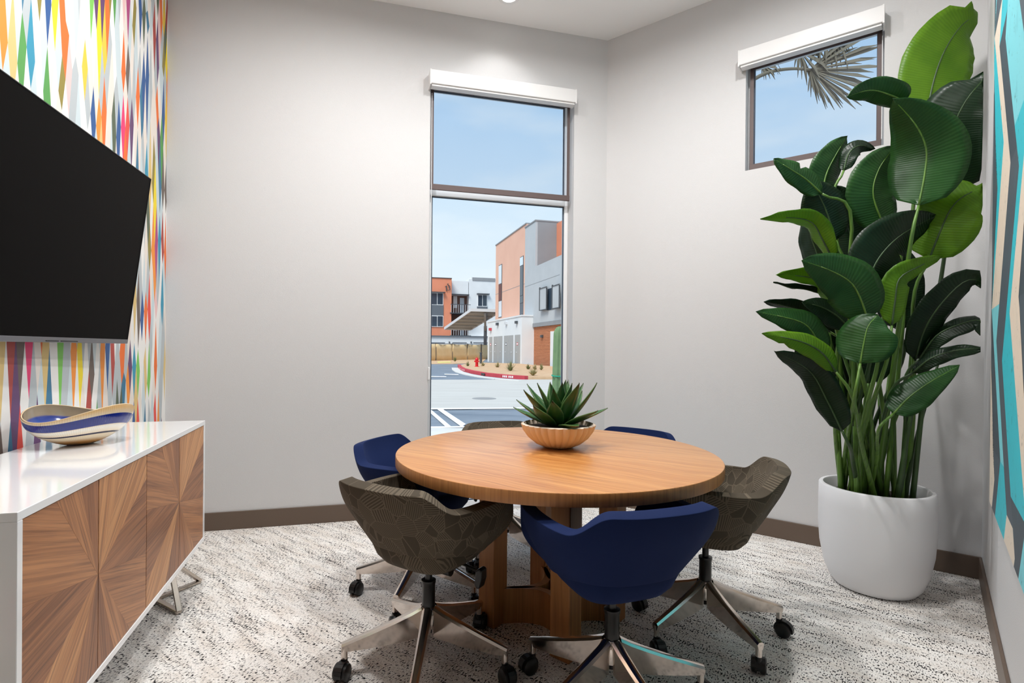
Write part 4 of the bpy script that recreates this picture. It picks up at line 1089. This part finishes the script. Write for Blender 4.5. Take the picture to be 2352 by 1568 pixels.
# desert shrubs
M['shrub'] = mat('desert_shrub_leaf', lin(126, 130, 86), .8); M['shrub2'] = mat('dry_shrub_leaf', lin(166, 156, 112), .8)
rs = random.Random(21)
for i, (x, y, h, w, lab) in enumerate(((1172, 857, .75, .55, 'bushiest grey-green desert shrub near the painted kerb letters'), (1143, 848, .5, .4, 'pale desert shrub before the steel doors of the white annex'), (1074, 845, .45, .3, 'thin desert shrub at the tip of the planting island'), (1109, 845, .4, .3, 'small dry desert shrub beside the red hydrant'),
        (1213, 853, .45, .35, 'low dark shrub at the foot of the white annex corner'), (1228, 854, .45, .28, 'low dark shrub in front of the cedar slats'), (1243.5, 855, .5, .28, 'low dark shrub between the cedar slats and the cactus'), (1224, 869, .5, .45, 'sprawling shrub at the end of the red kerb'), (1045, 833, .6, .4, 'lone shrub at the foot of the tan fence'))):
    p = island(x, y) - np.array([0, 0, .02]); sh = thing('desert_shrub', lab, 'shrub', tuple(p), group='desert shrubs on the planting beds')
    mb = MB()
    for k in range(46):
        a, e_ = rs.uniform(0, 6.28), rs.uniform(.25, 1.5); ln = h * rs.uniform(.5, 1); d = np.array([math.cos(a) * math.cos(e_) * w / h, math.sin(a) * math.cos(e_) * w / h, math.sin(e_)]); s_ = np.array([-math.sin(a), math.cos(a), 0]) * .025
        b = p + d * ln * .45; c = p + d * ln; mb.add([p - s_ * .3, p + s_ * .3, b + s_, b - s_, c], [(0, 1, 2, 3), (3, 2, 4)])
    mb.build('foliage', M['shrub' if i % 2 == 0 else 'shrub2'], sh)
    mb = MB(); mb.tube([p, p + np.array([0, 0, h * .45])], [.03, .012], 6); mb.build('stalk', M['brownwall'], sh)

# screened fence
fl, fr = ong(960, 829.5), ong(1135, 824.5)
fe = thing('construction_fence', 'tan fabric screened fence across the far roadway', 'fence', tuple(fl))
nP = 5
for i in range(nP):
    a, b = fl + (fr - fl) * i / nP, fl + (fr - fl) * (i + 1) / nP; d = (b - a) / np.linalg.norm(b - a)
    mb = MB(); rows = []
    for z in (.03, .6, 1.2, 1.75):
        rows.append([a + (b - a) * t + np.array([0, .10 * math.sin(t * 9 + z * 2 + i), z - .05 * math.sin(math.pi * t) * (z > 1)]) for t in np.linspace(0.004, .996, 12)])
    mb.grid(rows); o = mb.build('fabric_panel', M['fence'], fe, smooth='all'); s_ = o.modifiers.new('solid', 'SOLIDIFY'); s_.thickness = .02
    mb = MB(); mb.cyl(a, a + np.array([0, 0, 1.85]), .04, 8); mb.build('post', M['dkmetal'], fe, smooth=True)
    mb = MB(); mb.cyl(a + np.array([0, 0, 1.78]), b + np.array([0, 0, 1.78]), .03, 8); mb.build('top_rail', M['dkmetal'], fe, smooth=True)

# ---- generic facade pieces in the (t, s, z) frame shared with the room
def pt_box(parent, name, m_, t, x0, x1, y0, y1, out_=.05, back_=.02):   # on a facade t = const, facing -t
    s0, z0 = px_t(x0, y1, t); s1, z1 = px_t(x1, y0, t); zb = px_t((x0 + x1) / 2, y1, t)[1]; za = px_t((x0 + x1) / 2, y0, t)[1]
    mb = MB(); tsbox(mb, t - out_, t + back_, min(s0, s1), max(s0, s1), zb, za); return mb.build(name, m_, parent)
def ps_box(parent, name, m_, s, x0, x1, y0, y1, out_=.05, back_=.02):   # on a facade s = const, facing -s
    t0, _ = px_s(x0, y1, s); t1, _ = px_s(x1, y0, s); zb = px_s((x0 + x1) / 2, y1, s)[1]; za = px_s((x0 + x1) / 2, y0, s)[1]
    mb = MB(); tsbox(mb, t0, t1, s - out_, s + back_, zb, za); return mb.build(name, m_, parent)

# ---- white utility annex
TB = 13.05; sN, _ = px_t(1198, 800, TB); sFar, _ = px_t(1120, 800, TB); zg = px_t(1198, 839, TB)[1] - .25; zt = px_t(1198, 726, TB)[1]
ub = thing('utility_building', 'low white annex with grey steel doors beside the tower', 'building', tuple(TS(TB, sN, zg)))
mb = MB(); tsbox(mb, TB, TB + 1.06, sN, sFar, zg, zt); mb.build('wall', M['stw'], ub)
mb = MB(); tsbox(mb, TB - .05, TB + 1.06, sN - .05, sFar + .05, zt, zt + .12); mb.build('coping', M['stw'], ub)
zd0, zd1 = px_t(1190, 838, TB)[1], px_t(1190, 768.5, TB)[1]
for i, (x0, x1) in enumerate(((1124, 1131), (1134, 1143.6), (1144.4, 1154), (1158, 1168), (1168.8, 1179), (1183, 1195))):
    sa, sb_ = px_t(x0, 800, TB)[0], px_t(x1, 800, TB)[0]
    mb = MB(); tsbox(mb, TB - .03, TB + .02, min(sa, sb_), max(sa, sb_), zd0, zd1); d = mb.build('door', M['doorg'], ub)
    sm = (sa + sb_) / 2 + (.18 if i % 2 else -.18)
    mb = MB(); tsbox(mb, TB - .07, TB - .03, sm - .05, sm + .05, zd0 + 1.0, zd0 + 1.08); k = mb.build('handle', M['canopy'], ub); k.parent = d
    if i in (0, 1, 3, 5):
        mb = MB(); s_m = (sa + sb_) / 2; hw_ = .22 if i in (1, 3) else .2
        tsbox(mb, TB - .036, TB - .03, s_m - hw_, s_m + hw_, zd0 + 1.62, zd0 + 1.84); k = mb.build('door_sign', M['dkmetal'] if i in (1, 3) else M['red'], ub); k.parent = d
        mb = MB(); tsbox(mb, TB - .040, TB - .036, s_m - hw_ + .05, s_m + hw_ - .05, zd0 + 1.67, zd0 + 1.79); k = mb.build('sign_field', M['line'], ub); k.parent = d
for x, y, m_ in ((1144, 744, 'dkmetal'), (1188, 740, 'dkmetal'), (1128, 756, 'redkerb'), (1164, 742, 'canopy')): pt_box(ub, 'wall_light', M[m_], TB, x - 1.6, x + 1.6, y - 3, y + 3, .18)
mb = MB(); tsbox(mb, TB - .9, TB + 1.1, sN - 2, sFar + 1, zg, zg + .18); mb.build('apron', M['walk'], ub)

# ---- tower: terracotta and grey stucco, three storeys
TT = 14.12
s1138, _ = px_t(1138, 700, TT); s1208, _ = px_t(1208, 700, TT); s1233, _ = px_t(1233, 600, TT); sNear = 24.0
zp_ = px_t(1208, 515, TT)[1]; zgt = px_t(1233, 508, TT)[1]; zbase = zg
tw = thing('apartment_tower', 'three storey terracotta and grey stucco block with slit windows', 'building', tuple(TS(TT, s1208, zbase)))
mb = MB(); tsbox(mb, TT, TT + 9, s1208, s1138, zbase, zp_); mb.build('wall', M['pink'], tw)
mb = MB(); tsbox(mb, TT - .06, TT + 9.05, s1208, s1138 + .06, zp_, zp_ + .1); mb.build('coping', M['stdg'], tw)
zpar = px_t(1233, 612, TT)[1]; zband = px_t(1240, 750, TT)[1]; zband2 = px_t(1240, 741, TT)[1]
mb = MB(); tsbox(mb, TT - .12, TT + 7, s1233, s1208, zband, zgt); mb.build('wall', M['stg'], tw)
mb = MB(); tsbox(mb, TT - .17, TT + 7, s1233 - .05, s1208 + .05, zgt, zgt + .1); mb.build('coping', M['stdg'], tw)
mb = MB(); tsbox(mb, TT - .12, TT + .18, sNear, s1233, zband, zpar); mb.build('wall', M['stg'], tw)
mb = MB(); tsbox(mb, TT + .18, TT + 7, sNear, s1233, zband, zpar - 1.0); mb.build('terrace_floor', M['stg'], tw)
mb = MB(); tsbox(mb, TT + .05, TT + 5, s1233 - .02, s1233, zpar - 1, zgt - .02); mb.build('wall_face', M['stdg'], tw)
t1278, _ = px_s(1278, 560, s1233)
mb = MB(); tsbox(mb, t1278, t1278 + 4, sNear, s1233 - .03, zpar - 1, zgt - .1); mb.build('wall', M['orange'], tw)
mb = MB(); tsbox(mb, TT - .16, TT - .12, sNear, s1208, zband, zband2); mb.build('belt_course', M['stdg'], tw)
for x0, x1, ya, yb in ((1138.4, 1207.6, 663, 663.8), (1208.4, 1289, 644.5, 645.3)):
    mb = MB(); z = px_t((x0 + x1) / 2, (ya + yb) / 2, TT)[1]; sa, sb_ = px_t(x0, ya, TT)[0], px_t(x1, ya, TT)[0]
    off = -.125 if x0 > 1200 else -.006
    tsbox(mb, TT + off, TT + off + .02, min(sa, sb_), max(sa, sb_), z - .02, z + .02); mb.build('stucco_joint', M['stdg'], tw)
for x0, x1, segs in ((1145.2, 1153.5, ((609, 652, 'lglass'), (652, 691, 'dglass'), (691, 728, 'lglass'))), (1194.2, 1203, ((590, 610, 'lglass'), (610, 679, 'dglass'), (679, 696, 'dglass'), (696, 722, 'spandrel')))):
    fr_ = pt_box(tw, 'slit_window', M['dkmetal'], TT, x0, x1, segs[0][0] - 1, segs[-1][1] + 1, .03)
    for ya, yb, g in segs:
        p = pt_box(tw, 'pane', M[g], TT, x0 + .9, x1 - .7, ya + .6, yb - .6, .05); p.parent = fr_
def shutter(x0, x1, y0, y1, dist):
    f = pt_box(tw, 'shutter', M['stg'], TT - dist, x0, x1, y0, y1, .02, .02)
    for a in ((x0, x1, y0, y0 + 1.6), (x0, x1, y1 - 1.6, y1), (x0, x0 + 1.3, y0, y1), (x1 - 1.3, x1, y0, y1)):
        k = pt_box(tw, 'shutter_frame', M['dkmetal'], TT - dist, *a, .06, .03); k.parent = f
pt_box(tw, 'window', M['dglass'], TT - .12, 1258, 1284, 660, 710, .03)
shutter(1239.5, 1256.5, 660, 712, .30); shutter(1268.5, 1286, 654, 708, .45)
# cedar slats at street level
sl0, sl1 = s1208 + 1.2, sNear
mb = MB(); tsbox(mb, TT + .02, TT + .3, sl1, sl0, zbase, zband); mb.build('wall', M['brownwall'], tw)
ns = 30
for i in range(ns):
    za = zbase + (zband - zbase) * i / ns; zb = zbase + (zband - zbase) * (i + 1) / ns - .025
    mb = MB(); tsbox(mb, TT - .03, TT + .02, sl1, sl0, za, zb); mb.build('slat', M['slat'], tw)
pt_box(tw, 'wall_light', M['dkmetal'], TT - .03, 1244.5, 1248, 769, 775, .15)
pt_box(tw, 'door', M['stw'], TT - .03, 1264.5, 1290, 760, 842, .04)

# ---- apartment block 13 at the far end
SB = 72.0
ap = thing('apartment_block', 'far apartment block with orange stucco bay numbered 13', 'building', tuple(TS(0, SB, gz(60))))
def apx(name, m_, x0, x1, y0, y1, ds=0, out_=.05, back_=.05, par=None):
    o = ps_box(ap, name, m_, SB + ds, x0, x1, y0, y1, out_, back_)
    if par: o.parent = par
    return o
apx('wall', M['orange'], 930, 1037.5, 637, 772, 0, 0, 8)
apx('coping', M['dkmetal'], 929, 1038, 636, 637.4, 0, .1, 8)
apx('wall', M['stw'], 1076, 1150, 642, 790, 1.2, 0, 8); apx('wall', M['stw'], 1037.5, 1076, 645, 677, 1.2, 0, 8); apx('wall', M['stw'], 1083, 1150, 637.5, 642, 1.2, 0, 8)
apx('coping', M['stdg'], 1085, 1137, 638, 645, 1.2, .08, .1)
apx('balcony_back', M['brownwall'], 1037.5, 1076, 677, 772, 2.6, 0, 5)
apx('wall', M['stw'], 900, 1150, 772, 832, -.6, 0, 8)
apx('ledge', M['spandrel'], 900, 1150, 770.5, 773, -.8, 0, 1)
for a in ((988, 1022), (1039, 1072), (1087, 1120), (940, 978)): apx('slot_vent', M['spandrel'], a[0], a[1], 786, 788, -.6, .03)
for x in (1032, 1082): apx('wall_light', M['dkmetal'], x - 1.2, x + 1.2, 784, 788, -.6, .12)
for (x0, x1, y0, y1) in ((990, 1018, 672, 700.5), (990, 1018, 724.5, 750.5), (1096.5, 1119, 676.5, 704)):
    ds = 0 if x0 < 1050 else 1.2
    f = apx('window', M['white'], x0, x1, y0, y1, ds, .10); xm = (x0 + x1) / 2
    for a, b in ((x0 + 1.4, xm - .7), (xm + .7, x1 - 1.4)): apx('pane', M['dglass'], a, b, y0 + 1.5, y1 - 1.8, ds, .14, .0, f)
apx('spandrel_panel', M['spandrel'], 989.5, 1018.5, 700.5, 724.5, 0, .08); apx('spandrel_panel', M['spandrel'], 1095.5, 1119.5, 704, 711, 1.2, .08)
apx('window_hood', M['dkmetal'], 988, 1022, 670.5, 672, 0, .5); apx('window_hood', M['dkmetal'], 1095, 1123, 674.5, 676, 1.2, .5)
apx('window_hood', M['dkmetal'], 1037, 1077, 675.5, 677, 1.2, .3)
for (y0, y1) in ((699, 720), (755, 772)):
    f = apx('balcony_slab', M['dkmetal'], 1034, 1082, y1 - 2, y1, -.2, 0, 3)
    for k in range(9):
        x = 1036 + k * 5.4; apx('baluster', M['canopy'], x, x + .9, y0, y1 - 2, -.1, .05, .0, f)
    apx('handrail', M['dkmetal'], 1035, 1081, y0 - .6, y0 + .6, -.1, .06, .0, f)
    dd = apx('door', M['lglass'], 1056, 1066, y0 - 15, y1 - 2, 2.6, .05); apx('window', M['white'], 1041, 1050, y0 - 19, y1 - 13, 2.6, .05)
def letters(txt, s, x, y, hpx, m_, parent, name):
    cu = bpy.data.curves.new(name, 'FONT'); cu.body = txt; cu.size = 1; cu.extrude = .01; cu.align_x = 'CENTER'; cu.align_y = 'CENTER'
    tmp = bpy.data.objects.new('tmp', cu); COL.objects.link(tmp); dg = bpy.context.evaluated_depsgraph_get()
    me = bpy.data.meshes.new_from_object(tmp.evaluated_get(dg)); bpy.data.objects.remove(tmp)
    t_, z_ = px_s(x, y, s); P = TS(t_, s, z_); kk = hpx * 1.42 * P[1] / FPX
    for v in me.vertices:
        q_ = P + E1 * v.co.x * kk - E2 * (v.co.z * kk + .14) + np.array([0, 0, v.co.y * kk]); v.co = Vector(q_) - parent.location
    me.materials.clear(); me.materials.append(m_); o = bpy.data.objects.new(name, me); COL.objects.link(o); o.parent = parent; return o
letters('3', SB, 1031, 662, 12, M['dkmetal'], ap, 'number_sign')
apx('number_sign', M['dkmetal'], 1024.4, 1026.0, 656, 668, 0, .16)
_a, _b = px_s(1022.2, 659.3, SB), px_s(1025.4, 656.6, SB); mb = MB(); mb.bar(TS(_a[0], SB - .13, _a[1]), TS(_b[0], SB - .13, _b[1]), .04, .09); mb.build('number_sign', M['dkmetal'], ap)
apx('sign_lamp', M['dkmetal'], 1027.2, 1029.4, 651.6, 653.4, 0, .3)

# ---- solar carport
cpA, cpB, cpC = atY(1021, 755, 66), atY(1082, 712.5, 58), atY(1150, 714.5, 58); cpD = cpA + (cpC - cpB)
cpt = thing('carport', 'tilted steel carport canopy in front of the far apartments', 'carport', (cpC[0], cpC[1], gz(cpC[1])))
mb = MB(); up = np.array([0, 0, .28]); mb.slab([cpA, cpB, cpC, cpD], (0, 0, .06)); fixn(mb.build('deck', M['canopyu'], cpt))
mb = MB(); mb.slab([p + np.array([0, 0, .06]) for p in (cpA, cpB, cpC, cpD)], (0, 0, .1)); fixn(mb.build('roof_sheet', M['canopy'], cpt))
for a, b in ((cpA, cpB), (cpB, cpC), (cpC, cpD), (cpD, cpA)):
    mb = MB(); mb.bar(a + np.array([0, 0, .05]), b + np.array([0, 0, .05]), .1, .32); mb.build('fascia', M['canopy'], cpt)
for k in range(6):
    a = cpA + (cpB - cpA) * (k + .5) / 6; b = cpD + (cpC - cpD) * (k + .5) / 6
    mb = MB(); mb.bar(a - np.array([0, 0, .07]), b - np.array([0, 0, .07]), .1, .12); mb.build('purlin', M['canopyu'], cpt)
pm = (cpB + cpC + cpA + cpD) / 4; base_ = atY(1114.5, 800, 64.5)
mb = MB(); _zc = cpA[2] + (cpB[2] - cpA[2]) * (66 - 64.5) / 8; mb.obox((base_[0], 64.5, (gz(64.5) + _zc) / 2), (.2, 0, 0), (0, .2, 0), (0, 0, (_zc - gz(64.5)) / 2)); mb.build('column', M['spandrel'], cpt)
mb = MB(); mb.bar((base_[0], 58.4, cpB[2] - .4), (base_[0], 65.6, cpA[2] - .4), .25, .35); mb.build('girder', M['canopyu'], cpt)

# ---- columnar cactus right outside the window
cb = atY(1279, 900, 6.6); cb = np.array([cb[0], cb[1], gz(6.6) + .1])
ca = thing('cactus', 'ribbed columnar cactus tied with green tape outside the tall window', 'cactus', tuple(cb))
Hc = atY(1281, 749, 6.6)[2] - cb[2]; mb = MB(); n_, rows = 48, 22
for j in range(rows + 1):
    t = 1 - (1 - j / rows) ** 2; z = Hc * t; rr = .066 * (1 if t < .93 else math.sqrt(max(0, 1 - ((t - .93) / .07) ** 2)) + .02)
    for i in range(n_):
        a = 2 * math.pi * i / n_; k = rr * (1 + .16 * math.cos(a * 6)); mb.v.append((cb[0] + k * math.cos(a) + .03 * t, cb[1] + k * math.sin(a), cb[2] + z))
for j in range(rows):
    for i in range(n_): x, y = j * n_ + i, j * n_ + (i + 1) % n_; mb.f.append((x, y, y + n_, x + n_))
mb.f.append(tuple(range(rows * n_, (rows + 1) * n_)))
M['cactus'] = m_ground('cactus_skin', lin(126, 150, 112), lin(104, 130, 96), 6)
mb.build('column', M['cactus'], ca, smooth='all')
zt_ = atY(1279, 862, 6.6)[2]; mb = MB(); mb.tube([(cb[0] + .015 + .08 * math.cos(a), cb[1] + .08 * math.sin(a), zt_ + .008 * math.sin(a)) for a in np.linspace(0, 2 * math.pi, 25)], .008, 6); M['tie'] = mat('green_tie', lin(30, 160, 130), .5)
mb.build('tie_tape', M['tie'], ca, smooth='all')
mb = MB(); mb.cyl((cb[0] + .1, cb[1] + .1, cb[2]), (cb[0] + .1, cb[1] + .1, zt_ + .1), .025, 8); M['stake'] = mat('wooden_stake', lin(170, 124, 98), .8); mb.build('stake', M['stake'], ca, smooth=True)

# ---- fan palm outside the high window
M['frond'] = mat('dry_palm_frond', lin(120, 112, 96), .85); M['ptrunk'] = m_ground('palm_bark', lin(112, 102, 94), lin(86, 78, 72), 6)
YP = 5.6; crown = atY(1684, 150, YP); tr = np.array([crown[0], YP, 0])
pl = thing('palm_tree', 'fan palm with drooping dry fronds outside the high window', 'palm', (tr[0], tr[1], gz(YP)))
mb = MB(); pts, rd = [], []
for i in range(40):
    t = i / 39; pts.append((tr[0] + .04 * math.sin(t * 3), tr[1], gz(YP) + t * (crown[2] + .5 - gz(YP)))); rd.append(.165 + .02 * math.sin(i * 2.2))
mb.tube(pts, rd, 16); mb.build('trunk', M['ptrunk'], pl, smooth='all')
rp = random.Random(9)
def frond(hub, start, mids, a0, a1, ln, droop, cnt=30, ax=0):
    H_ = atY(*hub, YP); S_ = atY(*start, YP); mid = [atY(*m_, YP) for m_ in mids]
    f = bpy.data.objects.new('frond', None); COL.objects.link(f); f.parent = pl; org = pl.location
    mb = MB(); path = bez([S_] + mid + [H_], 12); mb.tube(path, [.022 - .009 * i / 12 for i in range(13)], 8); o = mb.build('petiole', M['frond'], pl, smooth='all'); o.parent = f
    mb = MB()
    for k in range(cnt):
        a = math.radians(a0 + (a1 - a0) * k / (cnt - 1)); d = np.array([math.cos(a), .18 * math.sin(k * 1.9), math.sin(a)]); s_ = np.array([-d[2], .25, d[0]]); s_ /= np.linalg.norm(s_)
        L_ = ln * rp.uniform(.8, 1.05) * (.3 + .7 * max(0, math.cos(a - math.radians(ax)))); w = L_ * math.radians(abs(a1 - a0) / cnt) * .52
        p1 = H_ + d * L_ * .76; p2 = H_ + d * L_ + np.array([0, 0, -droop * rp.uniform(.3, 1.2)]); th_ = np.array([0, .006, 0])
        mb.slab([H_ + s_ * .004, H_ - s_ * .004, p1 - s_ * w, p2, p1 + s_ * w], th_)
    o = fixn(mb.build('fan_blade', M['frond'], pl)); o.parent = f
frond((1862, 160), (1700, 200), [(1760, 168), (1815, 158)], -95, 44, .76, .03, 44, ax=4)
frond((1838, 118), (1700, 120), [(1760, 100)], -120, 60, .34, .10, 26, ax=-30)
frond((1752, 150), (1700, 150), [(1725, 140)], -100, 60, .20, .08, 18)
frond((1900, 60), (1705, 80), [(1790, 50)], -150, -20, .42, .12, 30, ax=-80)
frond((1640, 120), (1700, 140), [(1670, 115)], 100, 260, .6, .1, 26, ax=180)
frond((1700, 20), (1700, 120), [(1705, 70)], 10, 170, .7, .02, 30, ax=90)

for o in bpy.data.objects:
    if '_w' in o: del o['_w']
